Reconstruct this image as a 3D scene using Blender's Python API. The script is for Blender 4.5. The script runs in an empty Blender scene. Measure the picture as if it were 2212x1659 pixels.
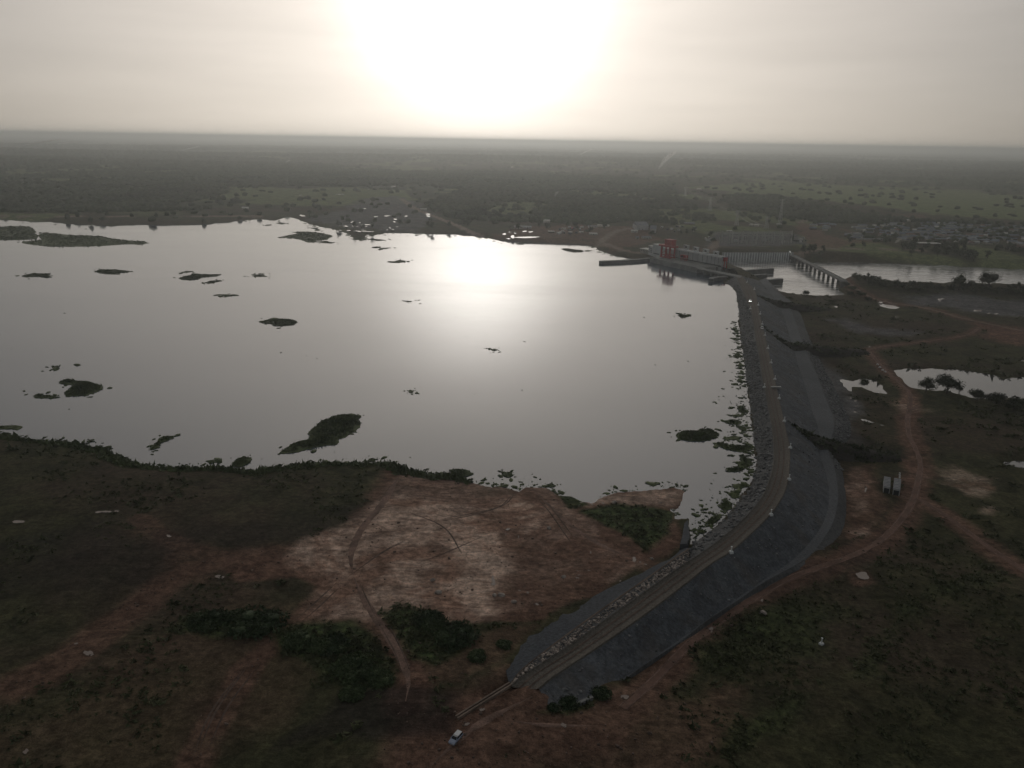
import bpy, bmesh, math, random
import numpy as np
from mathutils import Vector, Matrix
from mathutils.geometry import tessellate_polygon

R = math.radians
rng = np.random.default_rng(7)
random.seed(7)
sc = bpy.context.scene
COL = sc.collection

# ------------------------------------------------------------------ camera
VW, VH, FOC = 2212.0, 1659.0, 1703.0          # working pixel frame used to survey the photograph
CAMZ = 130.0
PITCH = math.atan((829.5 - 304.0) / FOC)
ROLL = R(0.96)
_F = np.array([0, math.cos(PITCH), -math.sin(PITCH)])
_R0 = np.array([1.0, 0, 0])
_U0 = np.array([0, math.sin(PITCH), math.cos(PITCH)])
_RX = _R0 * math.cos(ROLL) + _U0 * math.sin(ROLL)
_UX = _U0 * math.cos(ROLL) - _R0 * math.sin(ROLL)
camd = bpy.data.cameras.new('drone_camera')
cam = bpy.data.objects.new('drone_camera', camd)
COL.objects.link(cam)
cam.matrix_world = Matrix(((_RX[0], _UX[0], -_F[0], 0), (_RX[1], _UX[1], -_F[1], 0),
                           (_RX[2], _UX[2], -_F[2], CAMZ), (0, 0, 0, 1)))
camd.sensor_width = 36.0
camd.lens = 36.0 * FOC / VW
camd.clip_start = 1.0
camd.clip_end = 80000.0
sc.camera = cam

# ------------------------------------------------------------------ sky, sun, exposure
SUN_EL, SUN_AZ = R(9.6), R(-2.6)
sun_dir = Vector((math.sin(SUN_AZ) * math.cos(SUN_EL), math.cos(SUN_AZ) * math.cos(SUN_EL), math.sin(SUN_EL)))
world = bpy.data.worlds.new('World')
sc.world = world
world.use_nodes = True
wn = world.node_tree
bg = wn.nodes['Background']
bg.inputs[1].default_value = 0.1
sky = wn.nodes.new('ShaderNodeTexSky')
sky.sky_type = 'NISHITA'
sky.sun_disc = False
sky.sun_elevation = SUN_EL
sky.sun_rotation = SUN_AZ
sky.altitude = 1000
sky.air_density = 1.0
sky.dust_density = 4.0
sky.ozone_density = 1.0
gam = wn.nodes.new('ShaderNodeGamma')
gam.inputs[1].default_value = 0.15
hsv = wn.nodes.new('ShaderNodeHueSaturation')
hsv.inputs['Saturation'].default_value = 1.25
hsv.inputs['Value'].default_value = 1.2
# thin veil of high cloud
tc = wn.nodes.new('ShaderNodeTexCoord')
mp = wn.nodes.new('ShaderNodeMapping')
mp.inputs['Scale'].default_value = (3.0, 3.0, 26.0)
mp.inputs['Rotation'].default_value = (0.0, 0.09, 0.0)
cn = wn.nodes.new('ShaderNodeTexNoise')
cn.inputs['Scale'].default_value = 1.6
cn.inputs['Detail'].default_value = 5.0
cr = wn.nodes.new('ShaderNodeMapRange')
cr.inputs[1].default_value = 0.3
cr.inputs[2].default_value = 0.75
cr.inputs[3].default_value = 0.965
cr.inputs[4].default_value = 1.04
vm = wn.nodes.new('ShaderNodeVectorMath')
vm.operation = 'SCALE'
wn.links.new(tc.outputs['Generated'], mp.inputs[0])
wn.links.new(mp.outputs[0], cn.inputs['Vector'])
wn.links.new(cn.outputs[0], cr.inputs[0])
wn.links.new(sky.outputs[0], gam.inputs[0])
wn.links.new(gam.outputs[0], hsv.inputs['Color'])
wn.links.new(hsv.outputs[0], vm.inputs[0])
vm.inputs['Scale'].default_value = 1.0
# bright veil round the hidden sun
nrm = wn.nodes.new('ShaderNodeVectorMath')
nrm.operation = 'NORMALIZE'
dot = wn.nodes.new('ShaderNodeVectorMath')
dot.operation = 'DOT_PRODUCT'
dot.inputs[1].default_value = sun_dir
acs = wn.nodes.new('ShaderNodeMath')
acs.operation = 'ARCCOSINE'
wn.links.new(tc.outputs['Generated'], nrm.inputs[0])
wn.links.new(nrm.outputs[0], dot.inputs[0])
wn.links.new(dot.outputs['Value'], acs.inputs[0])
sky_col = vm.outputs[0]
for width, tint in ((5.3, (20.5, 19.6, 18.4)), (12.5, (2.9, 2.7, 2.5)), (33.0, (7.3, 6.55, 5.8))):
    sq = wn.nodes.new('ShaderNodeMath')
    sq.operation = 'POWER'
    sq.inputs[1].default_value = 2.0
    sc2 = wn.nodes.new('ShaderNodeMath')
    sc2.operation = 'MULTIPLY'
    sc2.inputs[1].default_value = -1.0 / R(width) ** 2
    ex = wn.nodes.new('ShaderNodeMath')
    ex.operation = 'EXPONENT'
    gl = wn.nodes.new('ShaderNodeVectorMath')
    gl.operation = 'SCALE'
    gl.inputs[0].default_value = tint
    ad = wn.nodes.new('ShaderNodeVectorMath')
    ad.operation = 'ADD'
    wn.links.new(acs.outputs[0], sq.inputs[0])
    wn.links.new(sq.outputs[0], sc2.inputs[0])
    wn.links.new(sc2.outputs[0], ex.inputs[0])
    wn.links.new(ex.outputs[0], gl.inputs['Scale'])
    wn.links.new(sky_col, ad.inputs[0])
    wn.links.new(gl.outputs[0], ad.inputs[1])
    sky_col = ad.outputs[0]
ml = wn.nodes.new('ShaderNodeVectorMath')
ml.operation = 'SCALE'
wn.links.new(sky_col, ml.inputs[0])
wn.links.new(cr.outputs[0], ml.inputs['Scale'])
wn.links.new(ml.outputs[0], bg.inputs[0])

sl = bpy.data.lights.new('sun', 'SUN')
sl.energy = 0.04
sl.angle = R(110.0)
sl.color = (1.0, 0.93, 0.84)
sun = bpy.data.objects.new('sun', sl)
COL.objects.link(sun)
sun.rotation_euler = (-sun_dir).to_track_quat('-Z', 'Y').to_euler()

sc.view_settings.view_transform = 'Standard'
sc.view_settings.look = 'None'
sc.view_settings.gamma = 1.0
sc.view_settings.exposure = 0.0
sc.view_settings.use_curve_mapping = False
sc.render.engine = 'CYCLES'
sc.cycles.use_denoising = True
sc.cycles.max_bounces = 6
sc.cycles.diffuse_bounces = 2
sc.cycles.glossy_bounces = 3
sc.cycles.volume_bounces = 1
sc.cycles.sample_clamp_indirect = 4.0

HAZE_DENSITY = 0.000155

# ------------------------------------------------------------------ helpers
K = 3840.0 / VW


def ZC(ox, oy, s, pts):
    """points read from an enlarged crop -> working pixel frame"""
    return [((ox + x / s) / K, (oy + y / s) / K) for x, y in pts]


def ray(u, v):
    u = np.asarray(u, float)
    v = np.asarray(v, float)
    return (_F[None, :] * FOC + _RX[None, :] * (u.reshape(-1, 1) - VW / 2) - _UX[None, :] * (v.reshape(-1, 1) - VH / 2))


def G(pts, z=0.0):
    """survey points -> ground position on the level z"""
    p = np.asarray(pts, float).reshape(-1, 2)
    d = ray(p[:, 0], p[:, 1])
    dz = np.minimum(d[:, 2], -2.0)
    t = (np.asarray(z, float) - CAMZ) / dz
    return d[:, :2] * t[:, None]


def g1(u, v, z=0.0):
    p = G([(u, v)], z)[0]
    return Vector((p[0], p[1], z))


def _h2(ix, iy, seed):
    n = (ix.astype(np.int64) * 374761393 + iy.astype(np.int64) * 668265263 + seed * 1442695041) & 0x7fffffff
    n = ((n ^ (n >> 13)) * 1274126177) & 0x7fffffff
    n = n ^ (n >> 16)
    return (n & 0xffff) / 65535.0


def vnoise(x, y, seed=0):
    ix = np.floor(x)
    iy = np.floor(y)
    fx = x - ix
    fy = y - iy
    fx = fx * fx * (3 - 2 * fx)
    fy = fy * fy * (3 - 2 * fy)
    a = _h2(ix, iy, seed)
    b = _h2(ix + 1, iy, seed)
    c = _h2(ix, iy + 1, seed)
    d = _h2(ix + 1, iy + 1, seed)
    return (a * (1 - fx) + b * fx) * (1 - fy) + (c * (1 - fx) + d * fx) * fy


def fbm(x, y, scale, octv=4, seed=0):
    x = np.asarray(x, float) / scale
    y = np.asarray(y, float) / scale
    s = np.zeros_like(x)
    a = 1.0
    t = 0.0
    for o in range(octv):
        s += a * (vnoise(x + 17.3 * o, y - 9.1 * o, seed + o) - 0.5)
        t += a
        a *= 0.5
        x = x * 2.03
        y = y * 2.03
    return s / t * 2


def sstep(a, b, x):
    t = np.clip((x - a) / (b - a), 0, 1)
    return t * t * (3 - 2 * t)


def sdist(px, py, poly, margin=80.0):
    """signed distance to polygon (negative inside); far points just get +margin"""
    poly = np.asarray(poly, float)
    out = np.full(px.shape, margin)
    x0, y0 = poly.min(0) - margin
    x1, y1 = poly.max(0) + margin
    m = (px > x0) & (px < x1) & (py > y0) & (py < y1)
    idx = np.nonzero(m)[0]
    for s in range(0, len(idx), 60000):
        ii = idx[s:s + 60000]
        x = px[ii]
        y = py[ii]
        d2 = np.full(x.shape, 1e18)
        ins = np.zeros(x.shape, bool)
        n = len(poly)
        for i in range(n):
            ax, ay = poly[i]
            bx, by = poly[(i + 1) % n]
            ex, ey = bx - ax, by - ay
            L = ex * ex + ey * ey + 1e-12
            t = np.clip(((x - ax) * ex + (y - ay) * ey) / L, 0, 1)
            d2 = np.minimum(d2, (x - ax - t * ex) ** 2 + (y - ay - t * ey) ** 2)
            c = (ay > y) != (by > y)
            if ey != 0:
                ins ^= c & (x < ex * (y - ay) / ey + ax)
        d = np.sqrt(d2)
        out[ii] = np.where(ins, -d, d)
    return out


def ldist(px, py, line, margin=60.0):
    """distance to polyline"""
    line = np.asarray(line, float)
    out = np.full(px.shape, margin)
    x0, y0 = line.min(0) - margin
    x1, y1 = line.max(0) + margin
    ii = np.nonzero((px > x0) & (px < x1) & (py > y0) & (py < y1))[0]
    x = px[ii]
    y = py[ii]
    d2 = np.full(x.shape, margin ** 2)
    for i in range(len(line) - 1):
        ax, ay = line[i]
        bx, by = line[i + 1]
        ex, ey = bx - ax, by - ay
        L = ex * ex + ey * ey + 1e-12
        t = np.clip(((x - ax) * ex + (y - ay) * ey) / L, 0, 1)
        d2 = np.minimum(d2, (x - ax - t * ex) ** 2 + (y - ay - t * ey) ** 2)
    out[ii] = np.sqrt(d2)
    return out


def crom(pts, n):
    """Catmull-Rom through pts, n steps per span"""
    p = np.asarray(pts, float)
    q = np.vstack([2 * p[0] - p[1], p, 2 * p[-1] - p[-2]])
    out = []
    for i in range(1, len(q) - 2):
        for k in range(n):
            t = k / n
            a, b, c, d = q[i - 1], q[i], q[i + 1], q[i + 2]
            out.append(0.5 * ((2 * b) + (-a + c) * t + (2 * a - 5 * b + 4 * c - d) * t * t + (-a + 3 * b - 3 * c + d) * t ** 3))
    out.append(p[-1])
    return np.array(out)


def tag(o, label=None, cat=None, group=None, kind=None):
    if label:
        o['label'] = label
    if cat:
        o['category'] = cat
    if group:
        o['group'] = group
    if kind:
        o['kind'] = kind
    return o


def link(o, parent=None):
    COL.objects.link(o)
    if parent is not None:
        o.parent = parent
    return o


def empty(name, loc, rz=0.0, label=None, cat=None, group=None):
    o = bpy.data.objects.new(name, None)
    o.empty_display_size = 0.5
    COL.objects.link(o)
    o.location = loc
    o.rotation_euler = (0, 0, rz)
    return tag(o, label, cat, group)


def np_mesh(name, v, f, mat=None, smooth=False):
    """v (N,3), f (M,k) numpy -> mesh, fast"""
    v = np.asarray(v, np.float32)
    f = np.asarray(f, np.int32)
    me = bpy.data.meshes.new(name)
    k = f.shape[1]
    me.vertices.add(len(v))
    me.vertices.foreach_set('co', v.ravel())
    me.loops.add(f.size)
    me.loops.foreach_set('vertex_index', f.ravel())
    me.polygons.add(len(f))
    me.polygons.foreach_set('loop_start', np.arange(0, f.size, k, dtype=np.int32))
    me.polygons.foreach_set('loop_total', np.full(len(f), k, np.int32))
    if smooth:
        me.polygons.foreach_set('use_smooth', np.ones(len(f), bool))
    me.update(calc_edges=True)
    if mat:
        me.materials.append(mat)
    return me


def ob(name, me, parent=None, loc=None, rz=0.0):
    o = bpy.data.objects.new(name, me)
    link(o, parent)
    if loc is not None:
        o.location = loc
    if rz:
        o.rotation_euler = (0, 0, rz)
    return o


class MB:
    """collects boxes, prisms and tubes for ONE mesh"""

    def __init__(s):
        s.v = []
        s.f = []

    def box(s, x0, x1, y0, y1, z0, z1, tx=0.0, ty=0.0):
        """tx, ty: how far the top is drawn in on each side"""
        b = len(s.v)
        s.v += [(x0, y0, z0), (x1, y0, z0), (x1, y1, z0), (x0, y1, z0),
                (x0 + tx, y0 + ty, z1), (x1 - tx, y0 + ty, z1), (x1 - tx, y1 - ty, z1), (x0 + tx, y1 - ty, z1)]
        s.f += [[b + i for i in q] for q in ((3, 2, 1, 0), (4, 5, 6, 7), (0, 1, 5, 4), (1, 2, 6, 5), (2, 3, 7, 6), (3, 0, 4, 7))]
        return s

    def bar(s, a, c, w, h=None):
        """square bar from a to c"""
        a = Vector(a)
        c = Vector(c)
        h = h or w
        d = (c - a).normalized()
        up = Vector((0, 0, 1)) if abs(d.z) < 0.9 else Vector((1, 0, 0))
        x = d.cross(up).normalized() * w / 2
        y = x.cross(d).normalized() * h / 2
        b = len(s.v)
        for p in (a, c):
            for sx, sy in ((-1, -1), (1, -1), (1, 1), (-1, 1)):
                s.v.append(tuple(p + x * sx + y * sy))
        s.f += [[b + i for i in q] for q in ((3, 2, 1, 0), (4, 5, 6, 7), (0, 1, 5, 4), (1, 2, 6, 5), (2, 3, 7, 6), (3, 0, 4, 7))]
        return s

    def prism(s, poly, z0, z1):
        """poly: list of (x, y); z0, z1 number or list"""
        n = len(poly)
        b = len(s.v)
        zz0 = z0 if hasattr(z0, '__len__') else [z0] * n
        zz1 = z1 if hasattr(z1, '__len__') else [z1] * n
        s.v += [(p[0], p[1], z) for p, z in zip(poly, zz0)] + [(p[0], p[1], z) for p, z in zip(poly, zz1)]
        area = sum(poly[i][0] * poly[(i + 1) % n][1] - poly[(i + 1) % n][0] * poly[i][1] for i in range(n))
        tri = tessellate_polygon([[Vector((p[0], p[1], 0)) for p in poly]])
        for t in tri:
            a, c, d = t
            cr_ = (poly[c][0] - poly[a][0]) * (poly[d][1] - poly[a][1]) - (poly[d][0] - poly[a][0]) * (poly[c][1] - poly[a][1])
            t = (a, c, d) if cr_ > 0 else (a, d, c)
            s.f.append([b + n + i for i in t])
            s.f.append([b + i for i in reversed(t)])
        for i in range(n):
            j = (i + 1) % n
            q = [b + i, b + j, b + n + j, b + n + i]
            s.f.append(q if area > 0 else q[::-1])
        return s

    def cyl(s, a, c, r0, r1=None, n=10):
        a = Vector(a)
        c = Vector(c)
        r1 = r0 if r1 is None else r1
        d = (c - a).normalized()
        up = Vector((0, 0, 1)) if abs(d.z) < 0.9 else Vector((1, 0, 0))
        x = d.cross(up).normalized()
        y = d.cross(x)
        b = len(s.v)
        for p, r in ((a, r0), (c, r1)):
            for i in range(n):
                t = 2 * math.pi * i / n
                s.v.append(tuple(p + (x * math.cos(t) + y * math.sin(t)) * r))
        for i in range(n):
            j = (i + 1) % n
            s.f.append([b + i, b + j, b + n + j, b + n + i])
        s.f.append([b + i for i in reversed(range(n))])
        s.f.append([b + n + i for i in range(n)])
        return s

    def mesh(s, name, mat, bevel=0.0):
        me = bpy.data.meshes.new(name)
        me.from_pydata(s.v, [], s.f)
        if bevel:
            bm = bmesh.new()
            bm.from_mesh(me)
            bmesh.ops.bevel(bm, geom=bm.edges[:], offset=bevel, segments=2, affect='EDGES', clamp_overlap=True)
            bm.to_mesh(me)
            bm.free()
        me.materials.append(mat)
        me.update()
        return me

    def build(s, name, mat, parent=None, loc=None, rz=0.0, bevel=0.0):
        return ob(name, s.mesh(name, mat, bevel), parent, loc, rz)


def copy_tree(o, parent=None):
    c = o.copy()
    COL.objects.link(c)
    if parent is not None:
        c.parent = parent
    for ch in o.children:
        copy_tree(ch, c)
    return c


# ------------------------------------------------------------------ materials
def nmat(name):
    m = bpy.data.materials.new(name)
    m.use_nodes = True
    nt = m.node_tree
    return m, nt, nt.nodes['Principled BSDF']


def N(nt, kind, **kw):
    n = nt.nodes.new(kind)
    for k, v in kw.items():
        if k.startswith('_'):
            setattr(n, k[1:], v)
        else:
            n.inputs[k.replace('__', ' ')].default_value = v
    return n


def noise(nt, scale, detail=4.0, vec=None, rough=0.55, dist=0.0):
    n = N(nt, 'ShaderNodeTexNoise', Scale=scale, Detail=detail, Roughness=rough, Distortion=dist)
    if vec is not None:
        nt.links.new(vec, n.inputs['Vector'])
    return n.outputs[0]


def ramp(nt, src, a, b, lo=0.0, hi=1.0):
    n = N(nt, 'ShaderNodeMapRange')
    n.interpolation_type = 'SMOOTHSTEP'
    for i, v in enumerate((a, b, lo, hi)):
        n.inputs[i + 1].default_value = v
    nt.links.new(src, n.inputs[0])
    return n.outputs[0]


def mix(nt, fac, a, b, mode='MIX'):
    n = nt.nodes.new('ShaderNodeMix')
    n.data_type = 'RGBA'
    n.blend_type = mode
    for sock, val in ((n.inputs[0], fac), (n.inputs[6], a), (n.inputs[7], b)):
        if isinstance(val, (int, float)):
            sock.default_value = val
        elif isinstance(val, tuple):
            sock.default_value = (*val, 1.0)
        else:
            nt.links.new(val, sock)
    return n.outputs[2]


def math_n(nt, op, a, b=0.0):
    n = nt.nodes.new('ShaderNodeMath')
    n.operation = op
    for sock, val in ((n.inputs[0], a), (n.inputs[1], b)):
        if isinstance(val, (int, float)):
            sock.default_value = val
        else:
            nt.links.new(val, sock)
    return n.outputs[0]


def posvec(nt, scale=(1, 1, 1), rot=0.0):
    g = nt.nodes.new('ShaderNodeNewGeometry')
    m = nt.nodes.new('ShaderNodeMapping')
    m.inputs['Scale'].default_value = scale
    m.inputs['Rotation'].default_value = (0, 0, rot)
    nt.links.new(g.outputs['Position'], m.inputs[0])
    return m.outputs[0]


def bump(nt, bsdf, src, strength=0.5, dist=0.3):
    b = N(nt, 'ShaderNodeBump', Strength=strength, Distance=dist)
    nt.links.new(src, b.inputs['Height'])
    nt.links.new(b.outputs[0], bsdf.inputs['Normal'])


def simple(name, col, rough=0.8, var=0.25, scale=0.8, metal=0.0, bmp=0.0):
    m, nt, p = nmat(name)
    v = posvec(nt)
    n1 = noise(nt, scale, 5, v)
    n2 = noise(nt, scale * 9, 3, v)
    f = ramp(nt, n1, 0.3, 0.7)
    c = mix(nt, f, tuple(x * (1 - var) for x in col), tuple(min(1, x * (1 + var)) for x in col))
    f2 = ramp(nt, n2, 0.35, 0.65, 1 - var * 0.6, 1 + var * 0.4)
    c = mix(nt, 1.0, c, f2, 'MULTIPLY')
    nt.links.new(c, p.inputs['Base Color'])
    p.inputs['Roughness'].default_value = rough
    p.inputs['Metallic'].default_value = metal
    p.inputs['Specular IOR Level'].default_value = 0.3
    if bmp:
        bump(nt, p, n2, bmp, 0.1)
    return m


def foliage(name, dark, light, scale=0.12):
    m, nt, p = nmat(name)
    v = posvec(nt)
    n1 = noise(nt, scale, 5, v)
    n2 = noise(nt, scale * 12, 3, v)
    oi = nt.nodes.new('ShaderNodeObjectInfo')
    f = ramp(nt, math_n(nt, 'ADD', n1, math_n(nt, 'MULTIPLY', math_n(nt, 'SUBTRACT', oi.outputs['Random'], 0.5), 0.25)), 0.32, 0.68)
    c = mix(nt, f, dark, light)
    c = mix(nt, 1.0, c, ramp(nt, n2, 0.3, 0.7, 0.65, 1.25), 'MULTIPLY')
    nt.links.new(c, p.inputs['Base Color'])
    p.inputs['Roughness'].default_value = 0.75
    p.inputs['Specular IOR Level'].default_value = 0.15
    return m


M = {}
M['tree'] = foliage('tree_foliage', (0.028, 0.036, 0.020), (0.060, 0.070, 0.034), 0.05)
M['forest'] = foliage('forest_foliage', (0.018, 0.027, 0.015), (0.066, 0.080, 0.040), 0.006)
M['bush'] = foliage('bush_foliage', (0.050, 0.072, 0.036), (0.098, 0.128, 0.058), 0.15)
M['shrub'] = foliage('shrub_foliage', (0.046, 0.052, 0.026), (0.090, 0.096, 0.046), 0.04)
M['reed'] = foliage('reed_foliage', (0.060, 0.082, 0.034), (0.120, 0.145, 0.058), 0.08)
M['bark'] = simple('bark', (0.06, 0.045, 0.035))
M['concrete'] = simple('concrete', (0.25, 0.245, 0.23), 0.85, 0.22, 0.15)
M['dark_concrete'] = simple('wet_concrete', (0.12, 0.118, 0.11), 0.8, 0.3, 0.15)
M['wall_grey'] = simple('grey_wall', (0.50, 0.49, 0.48), 0.7, 0.12, 0.1)
M['wall_white'] = simple('white_wall', (0.72, 0.71, 0.69), 0.7, 0.1, 0.2)
M['roof_blue'] = simple('blue_grey_roof', (0.13, 0.155, 0.19), 0.5, 0.3, 0.4)
M['roof_grey'] = simple('grey_roof', (0.17, 0.18, 0.195), 0.5, 0.25, 0.4)
M['roof_rust'] = simple('rusty_roof', (0.20, 0.11, 0.08), 0.7, 0.3, 0.4)
M['roof_pale'] = simple('pale_roof', (0.62, 0.60, 0.55), 0.5, 0.15, 0.4)
M['wall_pale'] = simple('pale_house_wall', (0.42, 0.385, 0.34), 0.8, 0.2, 0.4)
M['wall_brown'] = simple('brown_house_wall', (0.13, 0.095, 0.075), 0.85, 0.2, 0.4)
M['red'] = simple('red_paint', (0.42, 0.035, 0.04), 0.5, 0.2, 0.3)
M['steel'] = simple('galvanised_steel', (0.46, 0.45, 0.43), 0.6, 0.1, 0.3, 0.2)
M['white'] = simple('white_paint', (0.8, 0.8, 0.78), 0.45, 0.05, 0.8)
M['dark'] = simple('dark_opening', (0.02, 0.02, 0.022), 0.4, 0.2, 0.5)
M['tyre'] = simple('tyre_rubber', (0.02, 0.02, 0.02), 0.9, 0.1, 2)
M['car_paint'] = simple('pale_blue_car_paint', (0.36, 0.40, 0.50), 0.25, 0.04, 1)
M['car_white'] = simple('white_car_paint', (0.78, 0.77, 0.76), 0.3, 0.04, 1)
M['gate'] = simple('gate_steel', (0.05, 0.055, 0.06), 0.5, 0.2, 0.3, 0.3)
M['rock'] = simple('riprap_rock', (0.19, 0.186, 0.18), 0.85, 0.7, 0.6, 0, 0.4)
M['pale_rock'] = simple('pale_boulder', (0.40, 0.335, 0.285), 0.85, 0.5, 0.6, 0, 0.4)
M['clod'] = simple('soil_clod', (0.15, 0.105, 0.082), 0.95, 0.4, 0.5, 0, 0.4)
M['red_soil'] = simple('red_road_soil', (0.185, 0.108, 0.079), 0.95, 0.25, 0.12)
M['dull_soil'] = simple('dull_track_soil', (0.215, 0.135, 0.102), 0.95, 0.4, 0.25)
M['rut'] = simple('wheel_rut_soil', (0.125, 0.085, 0.066), 0.95, 0.35, 0.5)
M['brown_soil'] = simple('brown_track_soil', (0.22, 0.165, 0.128), 0.95, 0.25, 0.15)
M['cable'] = simple('aluminium_cable', (0.45, 0.42, 0.36), 0.4, 0.05, 0.3, 0.3)
m, nt, p = nmat('glass_pane')
p.inputs['Base Color'].default_value = (0.012, 0.014, 0.016, 1)
p.inputs['Roughness'].default_value = 0.08
M['glass'] = m
m, nt, p = nmat('lit_headlight')
p.inputs['Base Color'].default_value = (0.9, 0.9, 0.9, 1)
p.inputs['Emission Color'].default_value = (1.0, 0.97, 0.92, 1)
p.inputs['Emission Strength'].default_value = 12.0
M['lamp'] = m


def gravel_mat(name, c0, c1, scale, streak=True, bmp=0.5, speck=None):
    m, nt, p = nmat(name)
    v = posvec(nt)
    big = noise(nt, 0.035, 5, v)
    fine = noise(nt, scale, 6, v, 0.65)
    c = mix(nt, ramp(nt, big, 0.3, 0.7), c0, c1)
    c = mix(nt, 1.0, c, ramp(nt, fine, 0.3, 0.7, 0.68, 1.32), 'MULTIPLY')
    if speck:
        vo = N(nt, 'ShaderNodeTexVoronoi', Scale=speck)
        nt.links.new(v, vo.inputs['Vector'])
        c = mix(nt, 1.0, c, ramp(nt, vo.outputs['Color'], 0.2, 0.9, 0.7, 1.5), 'MULTIPLY')
    nt.links.new(c, p.inputs['Base Color'])
    p.inputs['Roughness'].default_value = 0.9
    p.inputs['Specular IOR Level'].default_value = 0.25
    bump(nt, p, fine, bmp, 0.35)
    return m


M['crest'] = gravel_mat('crest_gravel', (0.120, 0.104, 0.086), (0.150, 0.130, 0.107), 1.3)
M['down'] = gravel_mat('blue_grey_rockfill', (0.088, 0.094, 0.102), (0.128, 0.134, 0.142), 1.1, bmp=0.9)
m = M['down']
nt = m.node_tree
p = nt.nodes['Principled BSDF']
src = p.inputs['Base Color'].links[0].from_socket
v = posvec(nt)
dust = ramp(nt, noise(nt, 0.05, 6, v, 0.65, 1.0), 0.46, 0.66, 0.0, 0.55)
stain = ramp(nt, noise(nt, 0.22, 6, v, 0.65, 0.5), 0.35, 0.65, 0.72, 1.22)
c = mix(nt, dust, src, (0.105, 0.090, 0.076))
c = mix(nt, 1.0, c, stain, 'MULTIPLY')
nt.links.new(c, p.inputs['Base Color'])
M['down_dark'] = gravel_mat('dark_rockfill', (0.056, 0.062, 0.071), (0.082, 0.088, 0.097), 1.1, bmp=0.9)
M['bench'] = gravel_mat('bench_gravel', (0.108, 0.112, 0.117), (0.140, 0.143, 0.147), 1.4)
M['ramp'] = gravel_mat('ramp_earth', (0.028, 0.024, 0.021), (0.046, 0.039, 0.033), 0.8)
M['riprap'] = gravel_mat('riprap_bed', (0.085, 0.085, 0.085), (0.130, 0.128, 0.125), 0.9, bmp=0.9)


def water_mat(name, col, rough, bscale, bstr, foam=0.0):
    m, nt, p = nmat(name)
    v = posvec(nt)
    p.inputs['Base Color'].default_value = (*col, 1)
    p.inputs['IOR'].default_value = 2.0
    n1 = noise(nt, bscale, 4, v, 0.6)
    n2 = noise(nt, 1.0, 5, posvec(nt, (0.0045, 0.018, 0.02), R(-14)), 0.6, 0.8)
    r = ramp(nt, n2, 0.35, 0.7, rough * 0.6, rough * 1.55)
    nt.links.new(r, p.inputs['Roughness'])
    bump(nt, p, n1, bstr, 0.05 / bscale)
    if foam:
        v2 = posvec(nt, (0.05, 0.22, 0.2), R(12))
        f = noise(nt, 1.0, 6, v2, 0.62, 1.2)
        c = mix(nt, ramp(nt, f, 0.42, 0.66), col, (foam, foam, foam * 0.96))
        nt.links.new(c, p.inputs['Base Color'])
    return m


M['lake'] = water_mat('still_lake_water', (0.030, 0.058, 0.095), 0.085, 0.25, 0.018)
M['river'] = water_mat('rippled_river_water', (0.08, 0.08, 0.076), 0.18, 0.16, 0.45, 0.62)
M['pond'] = water_mat('pond_water', (0.05, 0.052, 0.05), 0.05, 0.4, 0.01)
m, nt, p = nmat('muddy_puddle')
p.inputs['Base Color'].default_value = (0.30, 0.235, 0.195, 1)
p.inputs['Roughness'].default_value = 0.12
p.inputs['IOR'].default_value = 1.33
M['puddle'] = m

# ------------------------------------------------------------------ survey of the waters
Q = lambda ox, oy, s, pts: ZC(ox, oy, s, pts)
DAM_A = [(1566, 611), (1580, 618), (1590, 630), (1593, 642), (1597, 665), (1598.4, 700), (1601.5, 730), (1606, 757), (1611, 790), (1613, 815),
         (1618, 850), (1623, 892), (1627, 925), (1632, 971), (1634.6, 1000), (1630.5, 1030), (1619.5, 1052), (1593, 1088), (1556.5, 1129), (1525, 1156), (1491, 1181)]
DAM_B = [(1588, 596), (1597, 612), (1604, 628), (1611, 645), (1620, 668), (1626.7, 696), (1632.7, 737), (1639.7, 770), (1644.9, 805), (1650.9, 837),
         (1656.5, 868), (1663, 900), (1668.5, 935), (1671.2, 978), (1668.6, 1010), (1659, 1044), (1646.7, 1071), (1625, 1100), (1586, 1139), (1542, 1175), (1488.7, 1211.6),
         (1440, 1244.4), (1350, 1308), (1228.6, 1394.8), (1134, 1456), (1101, 1484)]
DAM_C = [(1604, 597), (1616, 611), (1630, 626), (1634.5, 640), (1638.5, 662), (1646.6, 700), (1654, 729), (1659.5, 755), (1666.5, 786), (1674, 818),
         (1682, 856), (1692, 900), (1699, 932), (1707, 968), (1706.5, 1008), (1703, 1040), (1692, 1073), (1666, 1112), (1625, 1153), (1580, 1193), (1537, 1220),
         (1477, 1267), (1394, 1330), (1290, 1402), (1200, 1462), (1165, 1490)]
DAM_D = [(1640, 606), (1660, 628), (1675, 648), (1688, 672), (1700, 705), (1708, 735), (1716, 760), (1724, 788), (1735, 820), (1746, 858),
         (1756, 890), (1766, 918), (1770, 945), (1772, 985), (1784, 1022), (1791, 1065), (1786, 1108), (1766, 1150), (1715, 1207), (1650, 1252), (1588, 1296),
         (1520, 1344), (1430, 1408), (1330, 1475), (1250, 1520), (1190, 1530)]
DAM_E = [(1668, 612), (1690, 634), (1712, 650), (1730, 674), (1744, 708), (1756, 740), (1768, 766), (1785, 800), (1806, 836), (1822, 874),
         (1838, 906), (1842, 935), (1826, 962), (1808, 985), (1822, 1015), (1829, 1060), (1831, 1098), (1819, 1155), (1762, 1212), (1672, 1262), (1600, 1304),
         (1529, 1352), (1438, 1416), (1338, 1482), (1256, 1527), (1196, 1534)]
DZ_B = DZ_C = 4.5

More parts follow.
